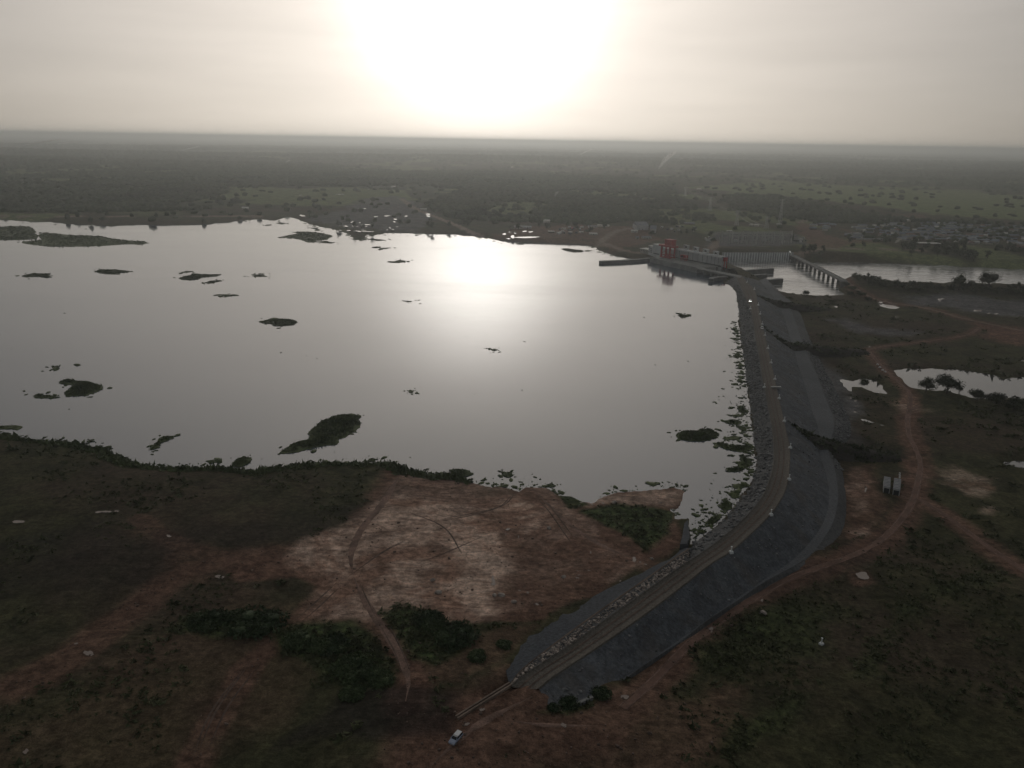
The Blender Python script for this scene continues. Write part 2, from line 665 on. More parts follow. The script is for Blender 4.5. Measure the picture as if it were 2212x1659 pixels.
LAKE_S = Q(0, 1500, 2.212, [(-1500, 290), (-600, 300), (0, 305), (130, 325), (400, 355), (600, 375), (700, 405), (870, 430), (890, 475), (1000, 500), (1060, 540), (1200, 555),
                            (1500, 580), (1700, 572), (1900, 580), (2110, 610)]) + \
    Q(900, 1650, 2.212, [(250, 250), (450, 225), (740, 205), (1000, 205), (1220, 200), (1320, 240), (1340, 268), (1440, 275), (1560, 305), (1740, 312), (1870, 345), (2100, 398)]) + \
    Q(1850, 1750, 2.602, [(0, 200), (100, 205), (250, 240), (310, 200), (520, 215), (600, 265), (650, 285), (760, 290), (860, 340), (960, 355), (1050, 310), (1180, 260), (1400, 240),
                          (1560, 225), (1620, 225), (1760, 200), (1865, 240), (1830, 340), (1800, 410), (1710, 415), (1775, 460), (1770, 510), (1900, 510), (1910, 740)])
LAKE_DAM = DAM_A[::-1]
LAKE_FAR = [(1560, 598), (1504, 580), (1440, 566), (1406, 560)] + \
    Q(2200, 700, 2.765, [(470, 748), (270, 710), (140, 665), (90, 625), (60, 610), (0, 598)]) + \
    Q(1880, 820, 3.568, [(1190, 350), (1010, 340), (680, 328), (280, 318), (160, 300), (0, 292)]) + \
    Q(900, 480, 2.212, [(2140, 930), (2000, 900), (1740, 880), (1400, 870), (1250, 865), (1100, 890), (1050, 880), (1040, 910), (940, 910), (900, 880), (760, 835), (650, 815), (560, 790),
                        (500, 765), (400, 735), (300, 770), (150, 750), (0, 775)]) + \
    Q(0, 450, 2.212, [(2110, 820), (1900, 845), (1700, 862), (1400, 870), (1200, 865), (900, 875), (700, 865), (570, 860), (400, 840), (200, 835), (0, 818), (-600, 812), (-1500, 805)])
LAKE = G(LAKE_S + LAKE_DAM + LAKE_FAR, 0.0)
RZ = -14.0
RIVER_V = [(1565, 563.6), (1640, 564), (1711, 563.6), (1768.8, 566.6), (1861.5, 566.6), (2000, 571.3), (2212, 581.7), (2600, 600), (2600, 645), (2212, 623.5), (2061, 621), (1931, 617.6),
           (1896, 611.8), (1857, 604.9), (1822, 606), (1806, 612), (1812, 626), (1827, 637.3), (1790, 639), (1750, 638.6), (1699, 635), (1681, 627), (1667, 618.8), (1642, 608), (1600, 590), (1575, 580)]
RIVER = G(RIVER_V, RZ)
PZ = -12.5
zp = lambda pts: Q(2900, 1200, 2.353, pts)
POND_A = G(zp([(1060, 440), (1110, 440), (1180, 425), (1290, 430), (1400, 425), (1530, 436), (1650, 440), (1780, 458), (1900, 475), (1980, 495), (2030, 520), (2120, 508), (2212, 505), (2700, 520), (2700, 740),
                      (2212, 690), (2040, 690), (1900, 695), (1740, 682), (1640, 655), (1500, 625), (1380, 622), (1280, 612), (1210, 600), (1170, 570), (1130, 520), (1090, 490)]), PZ)
POND_B = G(zp([(585, 525), (650, 530), (700, 540), (780, 515), (900, 530), (960, 570), (960, 610), (1012, 655), (900, 640), (780, 598), (700, 590), (690, 632), (650, 615), (610, 570)]), PZ)
POND_C = G(zp([(750, 865), (830, 875), (880, 900), (990, 925), (985, 940), (900, 920), (850, 905), (770, 890)]), PZ)
POND_D = G(zp([(1980, 1245), (2100, 1240), (2212, 1240), (2500, 1260), (2500, 1350), (2212, 1330), (2100, 1300), (2030, 1275)]), PZ)
POND_E = G(Q(2950, 700, 2.485, [(845, 1075), (900, 1070), (880, 1090), (990, 1100), (1055, 1130), (1000, 1140), (900, 1120), (850, 1095)]), PZ)

# ------------------------------------------------------------------ terrain height
CP = [(0, 1100, 2), (-300, 1000, 2), (400, 1150, 2.5), (800, 1200, 2.0), (1100, 1100, 1.0), (1300, 1100, 0.9), (700, 1400, 3), (200, 1500, 4), (900, 1600, 4.2), (1000, 1550, 4.4),
      (1200, 1340, 2.2), (1350, 1230, 1.8), (600, 1250, 2.4), (-300, 1600, 4), (1420, 1160, 1.0), (1120, 1500, 4.4), (1250, 1560, 3.0), (1400, 1640, 2.5), (1300, 1535, 1.6),
      (1450, 1440, -1.5), (1700, 1280, -6), (1900, 1120, -9), (1980, 1000, -10.5), (1950, 850, -11.5), (1800, 720, -11.5), (1900, 650, -11.5), (2200, 700, -10.5), (2150, 1100, -9.5),
      (2150, 1400, -6), (1700, 1500, -2), (2000, 1640, -4), (2250, 1640, -4), (1850, 1060, -9), (1850, 1020, -9.5), (1580, 1340, -4.5), (1780, 800, -11.5), (1860, 880, -11.6),
      (2300, 850, -11), (2000, 760, -11.5), (2500, 700, -10),
      (1450, 530, 4.5), (1330, 532, 5), (1290, 522, 5), (1560, 535, 2), (1640, 540, -1), (1720, 545, -5.5), (1800, 540, -4), (2100, 560, -6), (1540, 556, -9), (1620, 555, -7), (2100, 530, -2),
      (1900, 490, 3), (2200, 480, 3), (1500, 490, 6), (1200, 500, 4), (1000, 490, 3), (700, 470, 3), (300, 465, 4), (-200, 460, 4), (900, 430, 8), (1300, 440, 10), (1800, 440, 8),
      (300, 400, 8), (1000, 360, 6), (2000, 360, 6), (1500, 330, 4), (300, 320, 5), (1100, 312, 0), (2200, 335, 0), (100, 295, 0), (-500, 350, 5), (2800, 400, 5), (2800, 800, -10), (2800, 1300, -6), (-800, 1300, 4)]
_cz = np.array([c[2] for c in CP], float)
_cxy = G([(c[0], c[1]) for c in CP], _cz)
_cq = np.stack([np.arctan2(_cxy[:, 0], _cxy[:, 1]), np.log(np.hypot(_cxy[:, 0], _cxy[:, 1]))], 1)
DAM_FOOT = np.vstack([G(DAM_A, 0.0), G([(1440, 1200), (1300, 1290), (1180, 1350), (1100, 1420), (1010, 1530), (1080, 1540)], 2.0), G(DAM_E[::-1], -6.0)])
HILL = 1.0


def h_raw(x, y):
    r = np.maximum(np.hypot(x, y), 1.0)
    a = np.arctan2(x, y)
    lr = np.log(r)
    num = np.zeros_like(r)
    den = np.zeros_like(r)
    for (qa, ql), z in zip(_cq, _cz):
        w = 1.0 / (((a - qa) * 1.2) ** 2 + ((lr - ql) * 1.6) ** 2 + 2e-4) ** 1.7
        num += w * z
        den += w
    h = num / den
    h = h + fbm(x, y, 38, 4, 3) * 0.9 * sstep(3000, 300, r)
    far = sstep(1500, 4500, r)
    h = h + far * (fbm(x * 0.35, y, 900, 4, 11) * 16 + 6) * (1 - sstep(12000, 22000, r) * 0.5)
    return h


WATERS = [(LAKE, 0.0, 14.0), (RIVER, RZ, 16.0), (POND_A, PZ, 8.0), (POND_B, PZ, 5.0), (POND_C, PZ, 4.0), (POND_D, PZ, 6.0), (POND_E, PZ, 4.0)]


def height(x, y, sds=None, carve=True):
    x = np.asarray(x, float)
    y = np.asarray(y, float)
    h = h_raw(x, y)
    r = np.hypot(x, y)
    wob = fbm(x, y, 9, 3, 21) * np.clip(r * 0.004, 0.5, 3.5)
    for poly, z, bw in WATERS:
        sd = sdist(x, y, poly) + wob
        if sds is not None:
            sds.append(sd)
        t = sstep(0, bw, sd)
        bank = z + 0.25 + np.clip(sd, 0, 50) * 0.05
        h = np.where(sd >= bw, h, np.where(sd > 0, bank * (1 - t) + np.maximum(h, z + 0.5) * t, np.minimum(h, z + np.maximum(sd * 0.3, -2.5))))
        h = np.where((sd <= 0) & (sd > -8), z + np.maximum(sd * 0.3, -2.5), h)
    if carve:
        sd = sdist(x, y, DAM_FOOT)
        h = h - 5.0 * sstep(1.0, 9.0, -sd)
    return h


def W(pts, carve=False):
    """survey points -> points on the terrain (x, y, z)"""
    p = np.asarray(pts, float).reshape(-1, 2)
    z = np.zeros(len(p))
    for i in range(14):
        xy = G(p, z)
        z = 0.5 * z + 0.5 * height(xy[:, 0], xy[:, 1], carve=carve)
    xy = G(p, z)
    return np.column_stack([xy, z])


def w1(u, v):
    return Vector(W([(u, v)])[0])


# ------------------------------------------------------------------ terrain mesh
az = np.concatenate([np.arange(-180, -60, 8.0), np.arange(-60, -38, 1.0), np.arange(-38, 38, 0.125), np.arange(38, 60, 1.0), np.arange(60, 180, 8.0)])
dl = np.concatenate([np.geomspace(0.26, 1.0, 26), np.arange(1.06, 46, 0.088)])
rr = CAMZ / np.tan(np.radians(dl))
rr = np.concatenate([rr, np.linspace(118, 10, 10)])[::-1]
AZ, RR = np.meshgrid(np.radians(az), rr)
na, nr = len(az), len(rr)
tx = (np.sin(AZ) * RR).ravel()
ty = (np.cos(AZ) * RR).ravel()
# keep the bulk of the ground behind and beside the view short
back = np.abs(AZ.ravel()) > R(75)
sc_ = np.where(back & (RR.ravel() > 1500), 1500 / RR.ravel(), 1.0)
tx *= sc_
ty *= sc_
sds = []
tz = height(tx, ty, sds)
tr = np.hypot(tx, ty)


def softmask(poly, soft=1.0, warp=1.0, seed=0):
    wx = fbm(tx, ty, 14, 3, 51 + seed) * np.clip(tr * 0.011, 1.2, 14) * warp
    sd = sdist(tx, ty, poly, 200.0) + wx
    s = np.clip(tr * 0.004, 0.5, 10) * soft
    return 1 - sstep(-s, s, sd)


def linemask(line, width, soft=1.0, seed=0):
    d = ldist(tx, ty, line) + fbm(tx, ty, 8, 3, 71 + seed) * 0.35 * width
    return 1 - sstep(width * 0.5, width * (0.5 + 0.5 * soft), d)


def WP(pts):
    return W(pts)[:, :2]


mask = {k: np.zeros(len(tx)) for k in ('red', 'pale', 'gravel', 'lush', 'field', 'dark', 'wood', 'track')}


def paint(key, pts, amt=1.0, soft=1.0, warp=1.0, seed=0):
    mask[key] = np.maximum(mask[key], amt * softmask(WP(pts), soft, warp, seed))


def paint_line(key, pts, width, amt=1.0, soft=1.0, seed=0):
    line = W(crom(pts, 6))[:, :2]
    mask[key] = np.maximum(mask[key], amt * linemask(line, width, soft, seed))


# bare earth on the near shore
paint('red', [(866, 1015), (835, 1062), (800, 1105), (755, 1128), (700, 1148), (668, 1170), (640, 1190), (560, 1200), (470, 1212), (520, 1250), (640, 1245), (700, 1290), (560, 1390), (640, 1380), (760, 1335), (870, 1330),
              (1000, 1345), (1180, 1345), (1300, 1275), (1400, 1218), (1470, 1180), (1462, 1120), (1500, 1050), (1300, 1060), (1190, 1040), (1065, 1040), (930, 1015)], 0.95, 1.5, 1.2)
paint('pale', [(866, 1018), (835, 1062), (780, 1120), (700, 1150), (640, 1190), (650, 1240), (760, 1250), (800, 1330), (1000, 1340), (1120, 1320), (1230, 1290), (1390, 1218), (1300, 1160), (1240, 1090), (1190, 1045), (1065, 1042), (930, 1018)], 0.5, 2, 1.5, 2)
paint('red', [(820, 1310), (870, 1470), (1000, 1480), (1180, 1345), (1080, 1350), (960, 1420), (880, 1340)], 0.55, 3, 2)
paint('red', [(60, 1560), (330, 1380), (520, 1260), (640, 1300), (700, 1420), (620, 1560), (420, 1659), (200, 1720), (-100, 1700)], 0.32, 8, 4, 3)
paint('red', [(240, 1140), (330, 1130), (480, 1190), (520, 1215), (420, 1260), (330, 1200)], 0.5, 6, 3, 4)
paint('pale', [(832, 1095), (960, 1080), (1060, 1120), (1110, 1150), (1098, 1225), (1062, 1275), (990, 1300), (1050, 1330), (900, 1300), (830, 1235), (800, 1215), (820, 1170)], 0.75, 4, 2.5, 5)
paint('pale', [(648, 1165), (690, 1150), (745, 1165), (742, 1215), (715, 1245), (640, 1225), (622, 1200)], 0.7, 3, 1.5, 6)
paint('pale', [(1270, 1090), (1310, 1072), (1440, 1062), (1470, 1066), (1455, 1095), (1330, 1090)], 0.55, 3, 1.5, 7)
paint('pale', [(640, 1345), (720, 1250), (775, 1260), (850, 1330), (760, 1332)], 0.5, 4, 2, 8)
paint('lush', [(1262, 1105), (1330, 1088), (1455, 1108), (1442, 1150), (1395, 1192), (1340, 1152)], 1.0, 1.5, 1.0, 9)
paint('lush', [(1200, 1066), (1240, 1068), (1268, 1090), (1230, 1098)], 1.0, 1, 0.6, 10)
paint('lush', Q(900, 2200, 2.44, [(300, 400), (700, 330), (1000, 310), (1250, 480), (1420, 700), (1400, 900), (1200, 930), (850, 850), (650, 620), (420, 580)]), 1.0, 3, 1.5, 11)
paint('lush', Q(900, 2200, 2.44, [(1250, 230), (1500, 190), (1800, 240), (2000, 420), (2100, 560), (1800, 720), (1560, 700), (1380, 420)]), 1.0, 3, 1.5, 12)
paint('lush', Q(900, 2200, 2.44, [(-500, 260), (0, 230), (350, 260), (420, 340), (250, 430), (-300, 460), (-700, 420)]), 0.9, 3, 1.5, 13)
paint('dark', Q(900, 2200, 2.44, [(900, 960), (1300, 900), (1700, 930), (1950, 1000), (1900, 1300), (1500, 1350), (900, 1400), (300, 1500), (400, 1350), (700, 1150)]), 0.9, 4, 2, 14)  # shade of a near-black hollow, painted into the ground colour
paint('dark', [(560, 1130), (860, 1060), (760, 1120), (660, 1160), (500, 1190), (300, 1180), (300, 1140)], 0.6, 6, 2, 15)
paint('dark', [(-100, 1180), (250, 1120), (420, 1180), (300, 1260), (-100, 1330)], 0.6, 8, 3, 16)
paint('pale', [(965, 1150), (1060, 1130), (1105, 1155), (1098, 1222), (1060, 1232), (975, 1205)], 0.95, 1.2, 1.6, 110)
paint('pale', [(940, 1265), (1060, 1275), (1085, 1300), (1050, 1335), (960, 1325)], 0.85, 1.5, 2.0, 111)
paint('pale', [(1090, 1085), (1160, 1085), (1210, 1120), (1170, 1150), (1110, 1140)], 0.75, 1.5, 2.0, 112)
paint('pale', [(900, 1075), (985, 1085), (1020, 1105), (940, 1110)], 0.7, 1.5, 2.0, 113)
for k_, (cu, cv, cw, chh_) in enumerate([(1240, 1190, 90, 40), (1150, 1270, 90, 50), (920, 1040, 60, 14), (1060, 1065, 70, 10), (870, 1150, 60, 30), (1330, 1160, 50, 20), (930, 1180, 40, 14), (960, 1240, 90, 14)]):
    a_ = np.linspace(0, 2 * math.pi, 14, endpoint=False)
    pl_ = [(cu + cw * 0.5 * math.cos(t) * (0.8 + 0.4 * math.sin(3 * t + k_)), cv + chh_ * 0.5 * math.sin(t)) for t in a_]
    sub_ = softmask(WP(pl_), 3.0, 2.5, 120 + k_)
    mask['pale'] *= 1 - 0.8 * sub_
for pl_, am_ in (([(1105, 1160), (1240, 1175), (1400, 1212), (1300, 1275), (1180, 1340), (1085, 1335), (1060, 1285), (1098, 1230)], 0.72), ([(868, 1018), (1065, 1044), (1190, 1044), (1245, 1092), (1100, 1084), (900, 1072), (840, 1066)], 0.55),
                 ([(1180, 1090), (1260, 1120), (1330, 1165), (1400, 1205), (1300, 1185), (1200, 1140)], 0.5)):
    mask['pale'] *= 1 - am_ * softmask(WP(pl_), 3.0, 3.0, 140)
# roads and tracks
RED_ROAD = [(1875, 756), (1905, 792), (1940, 824), (1964, 848), (1966, 875), (1961, 905), (1964, 940), (1980, 975), (1988, 1005), (1982, 1045), (1972, 1080), (1950, 1118), (1905, 1165), (1835, 1203), (1700, 1252), (1600, 1310), (1500, 1382), (1420, 1462), (1345, 1530)]
EAST_ROAD = [(1985, 1078), (2040, 1112), (2085, 1145), (2140, 1185), (2212, 1232), (2330, 1310)]
WEST_SPUR = [(1883, 980), (1920, 990), (1960, 996)]
NORTH_ROAD = [(1868, 757), (1920, 747), (2000, 738), (2086, 724), (2116, 708)]
BRIDGE_ROAD = [(1822, 607), (1850, 624), (1885, 644), (1930, 655), (1987, 663), (2040, 676), (2090, 690), (2212, 715)]
PATHS = [(RED_ROAD, 6.0), (EAST_ROAD, 6.0), (WEST_SPUR, 4.0), (NORTH_ROAD, 5.0), (BRIDGE_ROAD, 8.0)]
for i, (pp, wd) in enumerate(PATHS):
    paint_line('red', pp, wd * 0.95, 0.9, 1.8, i)
paint('red', [(1955, 990), (2000, 985), (2015, 1020), (2005, 1080), (1965, 1085), (1950, 1040)], 1.0, 2, 1, 20)
for i, (pp, wd, am) in enumerate([([(762, 1242), (700, 1290), (640, 1345), (540, 1440), (430, 1620), (400, 1700)], 4.5, 0.9), ([(768, 1248), (790, 1300), (830, 1360), (868, 1420), (885, 1475), (880, 1520)], 5.5, 0.95),
                                  ([(862, 1025), (825, 1090), (775, 1150), (755, 1200), (762, 1245)], 7, 0.9), ([(640, 1190), (520, 1205), (400, 1235), (270, 1330), (150, 1420), (40, 1480)], 6, 0.8),
                                  ([(300, 1120), (340, 1150), (420, 1190), (520, 1205)], 4, 0.7), ([(1160, 1500), (1060, 1545), (1000, 1580), (940, 1660)], 12, 0.9),
                                  ([(1345, 1530), (1250, 1575), (1120, 1560), (1040, 1560)], 9, 0.9), ([(1080, 1560), (1070, 1600), (1110, 1650)], 6, 0.7), ([(1160, 1060), (1250, 1150), (1330, 1190), (1390, 1215)], 6, 0.8)]):
    paint_line('red', pp, wd, am, 1.8, 30 + i)
paint('red', [(1050, 1530), (1180, 1540), (1350, 1530), (1320, 1600), (1150, 1650), (950, 1659), (960, 1590)], 0.75, 6, 3, 41)
paint('red', [(1400, 1500), (1620, 1480), (1560, 1600), (1450, 1700), (1250, 1700), (1300, 1580)], 0.6, 8, 4, 42)
paint('red', [(2110, 700), (2212, 705), (2300, 720), (2300, 755), (2212, 748), (2130, 740)], 1.0, 2, 1.5, 43)
paint('red', [(1835, 1010), (1870, 1008), (1905, 1080), (1905, 1130), (1832, 1162), (1828, 1090)], 0.8, 3, 2, 44)
paint('pale', [(1840, 1030), (1868, 1015), (1890, 1070), (1880, 1110), (1840, 1120)], 0.35, 3, 2.5, 144)
paint('pale', [(1835, 1140), (1900, 1120), (1890, 1140), (1838, 1160)], 0.45, 2, 2, 145)
paint('red', [(1835, 1235), (1880, 1228), (1885, 1255), (1850, 1262)], 0.9, 1.5, 1.5, 45)
paint('pale', [(2032, 1014), (2080, 1010), (2133, 1040), (2130, 1068), (2085, 1070), (2050, 1045)], 0.42, 3, 2.5, 46)
paint('pale', [(2110, 1099), (2145, 1098), (2143, 1111), (2112, 1110)], 0.6, 1.5, 1, 47)
paint('pale', [(1935, 875), (1962, 860), (1990, 885), (1960, 905)], 0.4, 3, 2, 48)
paint('gravel', [(1788, 690), (1830, 688), (1890, 706), (2000, 718), (1964, 726), (1851, 720)], 0.9, 2, 1, 49)
paint('gravel', Q(2950, 700, 2.485, [(1100, 1010), (1500, 1000), (2212, 1060), (2400, 1100), (2400, 1230), (1900, 1190), (1450, 1130), (1150, 1100)]), 0.9, 3, 1.5, 50)
paint('gravel', Q(2900, 1200, 2.353, [(250, 300), (420, 330), (600, 520), (690, 660), (760, 800), (660, 900), (740, 1080), (560, 1020), (430, 760), (330, 520)]), 0.85, 3, 1.5, 51)
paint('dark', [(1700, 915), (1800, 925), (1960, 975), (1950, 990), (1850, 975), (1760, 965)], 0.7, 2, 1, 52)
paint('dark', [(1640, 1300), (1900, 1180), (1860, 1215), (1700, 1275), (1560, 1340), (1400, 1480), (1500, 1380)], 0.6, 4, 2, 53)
paint('lush', Q(2400, 2100, 1.536, [(330, 560), (420, 400), (900, 250), (1200, 300), (1050, 480), (700, 600), (420, 620)]), 0.7, 8, 4, 54)
paint('lush', Q(2400, 2100, 1.536, [(330, 1190), (560, 960), (700, 870), (1250, 640), (1500, 240), (2050, 80), (2300, 60), (2300, 110), (1650, 200), (1330, 640), (800, 940), (480, 1198)]), 0.6, 4, 3, 55)
paint('lush', [(1160, 1540), (1260, 1500), (1310, 1480), (1290, 1515), (1230, 1545)], 0.9, 2, 1, 56)
# far side
paint('field', [(1480, 405), (1650, 392), (1900, 402), (2300, 430), (2300, 480), (2000, 462), (1750, 430), (1600, 415)], 1.0, 2, 1.5, 60)
paint('field', [(500, 400), (640, 408), (900, 395), (1010, 410), (900, 440), (680, 445), (480, 440)], 0.8, 2, 1.5, 61)
paint('field', [(380, 438), (500, 430), (490, 446), (390, 450)], 0.8, 1, 1, 62)
paint('red', [(1850, 468), (2000, 462), (2000, 475), (1880, 478)], 0.5, 1, 1, 63)
paint('gravel', [(780, 430), (860, 422), (905, 440), (940, 470), (900, 498), (760, 495), (690, 480), (660, 470), (740, 455)], 0.8, 2, 1.5, 64)
paint('red', [(1060, 520), (1130, 490), (1250, 486), (1390, 490), (1430, 520), (1330, 545), (1280, 530), (1180, 525)], 0.8, 2, 1.5, 65)
paint('gravel', [(1530, 500), (1720, 505), (1745, 528), (1530, 532)], 0.9, 1.5, 0.8, 66)
paint('red', [(1715, 478), (1740, 480), (1790, 508), (1850, 524), (1800, 536), (1760, 538), (1730, 505)], 0.9, 1.5, 1, 67)
paint('red', [(1820, 495), (1880, 510), (1900, 524), (1840, 524)], 0.8, 1.5, 1, 68)
paint('red', [(2150, 500), (2180, 510), (2230, 530), (2212, 536)], 0.8, 1.5, 1, 69)
paint('red', [(1400, 545), (1480, 545), (1700, 548), (1690, 556), (1500, 552)], 0.4, 2, 1, 70)
for i, pp in enumerate([[(1290, 530), (1330, 500), (1380, 490)], [(1300, 524), (1345, 540), (1400, 549)], [(865, 428), (900, 452), (975, 482), (1040, 512)], [(0, 467), (200, 467.5), (420, 467), (560, 466)],
                        [(1410, 536), (1500, 543), (1540, 535), (1545, 520)], [(1716, 551), (1760, 540), (1820, 537), (2000, 541)], [(1725, 482), (1750, 470)]]):
    paint_line('track', pp, 7, 0.9, 1.2, 80 + i)
TR_NEAR = [[(1108, 1066), (1080, 1094), (1030, 1110), (955, 1126)], [(535, 1432), (455, 1540), (415, 1640)], [(752, 1246), (822, 1196), (872, 1171)], [(818, 1345), (850, 1402), (870, 1455)], [(836, 1342), (864, 1396), (886, 1450)], [(905, 1215), (960, 1195), (1040, 1160)], [(880, 1105), (960, 1140), (1000, 1200)], [(1115, 1062), (1090, 1090), (1040, 1105), (960, 1120)], [(1158, 1072), (1190, 1110), (1225, 1160), (1240, 1180)], [(1168, 1072), (1202, 1110), (1238, 1160)], [(760, 1240), (830, 1190), (880, 1165)],
           [(740, 1262), (690, 1310), (650, 1345)], [(728, 1258), (680, 1302), (640, 1338)], [(545, 1425), (470, 1530), (430, 1620)], [(560, 1435), (490, 1530), (450, 1620)], [(775, 1255), (800, 1310), (820, 1350)]]

FOREST = [
    ([(2075, 866), (2150, 878), (2212, 892), (2320, 915), (2320, 960), (2200, 935), (2120, 905), (2070, 885)], 0.42),
    ([(-300, 335), (300, 335), (600, 345), (880, 372), (885, 412), (700, 402), (500, 404), (470, 428), (560, 430), (430, 455), (200, 458), (0, 460), (-300, 460)], 0.95),
    ([(880, 372), (1100, 368), (1450, 392), (1480, 420), (1560, 468), (1500, 486), (1370, 478), (1250, 483), (1000, 476), (930, 455), (880, 420)], 0.97),
    ([(1560, 423), (1640, 420), (1760, 440), (1850, 462), (1960, 475), (2120, 480), (2300, 500), (2300, 488), (1960, 486), (1800, 483), (1700, 484), (1600, 474)], 0.9),
    ([(1500, 345), (1900, 348), (2600, 352), (2600, 415), (2212, 412), (1900, 388), (1700, 378), (1500, 372)], 0.95),
    ([(1716, 553), (1780, 543), (1900, 546), (2100, 552), (2400, 560), (2400, 590), (2212, 577), (2000, 566), (1860, 562), (1770, 562)], 0.75),
    ([(1826, 606), (1860, 604), (1900, 612), (1935, 618), (2060, 622), (2220, 626), (2400, 634), (2400, 650), (2200, 640), (2000, 632), (1900, 622)], 0.75),
    ([(1800, 520), (1850, 528), (1960, 535), (2130, 536), (2250, 548), (2250, 556), (2000, 545), (1850, 541), (1790, 524)], 0.5)]
FW = [(WP(p), d) for p, d in FOREST]
for i, (p, d) in enumerate(FW):
    mask['wood'] = np.maximum(mask['wood'], d * softmask(p, 1.0, 1.0, 90 + i))
band = sstep(-0.1, 0.12, fbm(tx * 0.35, ty, 900, 4, 11) + 0.35 * fbm(tx, ty, 260, 3, 5))
mask['wood'] = np.maximum(mask['wood'], sstep(2800, 4200, tr) * (0.25 + 0.75 * band))
glade = sstep(-0.22, -0.34, fbm(tx, ty * 0.6, 150, 3, 8)) * (tr > 1000)
mask['wood'] *= 1 - 0.85 * glade
mask['field'] = np.maximum(mask['field'], 0.8 * glade * (tr > 1150))

idx = np.arange(na * nr).reshape(nr, na)
q = np.stack([idx[:-1, :], np.roll(idx, -1, 1)[:-1, :], np.roll(idx, -1, 1)[1:, :], idx[1:, :]], -1).reshape(-1, 4)
deep = np.zeros(len(tx), bool)
for sd in sds[:2]:
    deep |= sd < -14
keep = ~deep[q].all(1)
q = q[keep]
used = np.unique(q)
remap = np.full(len(tx), -1)
remap[used] = np.arange(len(used))
me = np_mesh('ground', np.column_stack([tx, ty, tz])[used], remap[q][:, ::-1], None, True)
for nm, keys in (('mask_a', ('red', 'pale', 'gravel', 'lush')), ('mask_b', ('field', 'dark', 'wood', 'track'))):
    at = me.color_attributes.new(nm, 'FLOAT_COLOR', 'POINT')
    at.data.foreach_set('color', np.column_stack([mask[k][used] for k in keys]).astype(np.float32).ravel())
ground = ob('ground', me)
tag(ground, kind='structure')

m, nt, p = nmat('ground_cover')
v = posvec(nt)
att = N(nt, 'ShaderNodeAttribute', _attribute_name='mask_a')
btt = N(nt, 'ShaderNodeAttribute', _attribute_name='mask_b')
sa = nt.nodes.new('ShaderNodeSeparateColor')
nt.links.new(att.outputs['Color'], sa.inputs[0])
sb = nt.nodes.new('ShaderNodeSeparateColor')
nt.links.new(btt.outputs['Color'], sb.inputs[0])
n_big = noise(nt, 0.012, 6, v, 0.6)
n_mid = noise(nt, 0.07, 6, v, 0.6)
n_fin = noise(nt, 0.6, 6, v, 0.65)
vs = posvec(nt, (0.07, 0.20, 0.3), R(28))
n_str = noise(nt, 1.0, 7, vs, 0.62, 1.6)
vs2 = posvec(nt, (0.06, 0.28, 0.3), R(40))
n_st2 = noise(nt, 1.0, 8, vs2, 0.66, 2.2)
c = mix(nt, ramp(nt, n_mid, 0.35, 0.65), (0.026, 0.028, 0.016), (0.044, 0.045, 0.024))
c = mix(nt, ramp(nt, n_big, 0.42, 0.62, 0.0, 0.75), c, (0.044, 0.033, 0.026))
c = mix(nt, math_n(nt, 'MULTIPLY', btt.outputs['Alpha'], 0.0), c, c)
c = mix(nt, math_n(nt, 'MULTIPLY', sb.outputs[0], 0.9), c, mix(nt, ramp(nt, n_mid, 0.35, 0.65), (0.072, 0.098, 0.042), (0.120, 0.145, 0.064)))
c = mix(nt, math_n(nt, 'MULTIPLY', sb.outputs[2], 0.9), c, mix(nt, ramp(nt, n_mid, 0.35, 0.65), (0.020, 0.025, 0.016), (0.036, 0.040, 0.025)))
lushf = math_n(nt, 'MULTIPLY', att.outputs['Alpha'], ramp(nt, n_mid, 0.25, 0.5, 0.5, 1.0))
soil = mix(nt, ramp(nt, n_str, 0.35, 0.65), (0.072, 0.044, 0.034), (0.125, 0.080, 0.061))
soil = mix(nt, ramp(nt, n_big, 0.35, 0.65, 0.0, 0.5), soil, (0.085, 0.050, 0.038))
redf = math_n(nt, 'MULTIPLY', sa.outputs[0], ramp(nt, n_mid, 0.28, 0.48, 0.55, 1.0))
c = mix(nt, redf, c, soil)
pale = mix(nt, ramp(nt, n_st2, 0.35, 0.65), (0.36, 0.268, 0.216), (0.47, 0.375, 0.318))
n_blo = noise(nt, 0.028, 6, v, 0.6, 1.5)
pale = mix(nt, ramp(nt, n_blo, 0.46, 0.60, 0.0, 0.85), pale, (0.215, 0.132, 0.098))
pale = mix(nt, ramp(nt, n_mid, 0.52, 0.70, 0.0, 0.45), pale, (0.17, 0.135, 0.115))
palef = math_n(nt, 'MULTIPLY', sa.outputs[1], ramp(nt, n_str, 0.30, 0.58, 0.45, 1.0))
c = mix(nt, palef, c, pale)
grav = mix(nt, ramp(nt, n_mid, 0.3, 0.7), (0.060, 0.063, 0.070), (0.095, 0.096, 0.10))
c = mix(nt, sa.outputs[2], c, grav)
c = mix(nt, lushf, c, mix(nt, ramp(nt, n_fin, 0.35, 0.65), (0.022, 0.034, 0.016), (0.042, 0.058, 0.024)))
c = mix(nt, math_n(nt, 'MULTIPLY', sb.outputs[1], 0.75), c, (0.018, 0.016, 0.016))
c = mix(nt, btt.outputs['Alpha'], c, (0.15, 0.12, 0.098))
c = mix(nt, 1.0, c, ramp(nt, n_fin, 0.28, 0.72, 0.62, 1.36), 'MULTIPLY')
n_grn = noise(nt, 2.6, 4, v, 0.7)
c = mix(nt, 1.0, c, ramp(nt, n_grn, 0.28, 0.72, 0.70, 1.30), 'MULTIPLY')
n_pat = noise(nt, 0.16, 5, v, 0.6, 1.0)
c = mix(nt, 1.0, c, ramp(nt, n_pat, 0.32, 0.68, 0.74, 1.24), 'MULTIPLY')
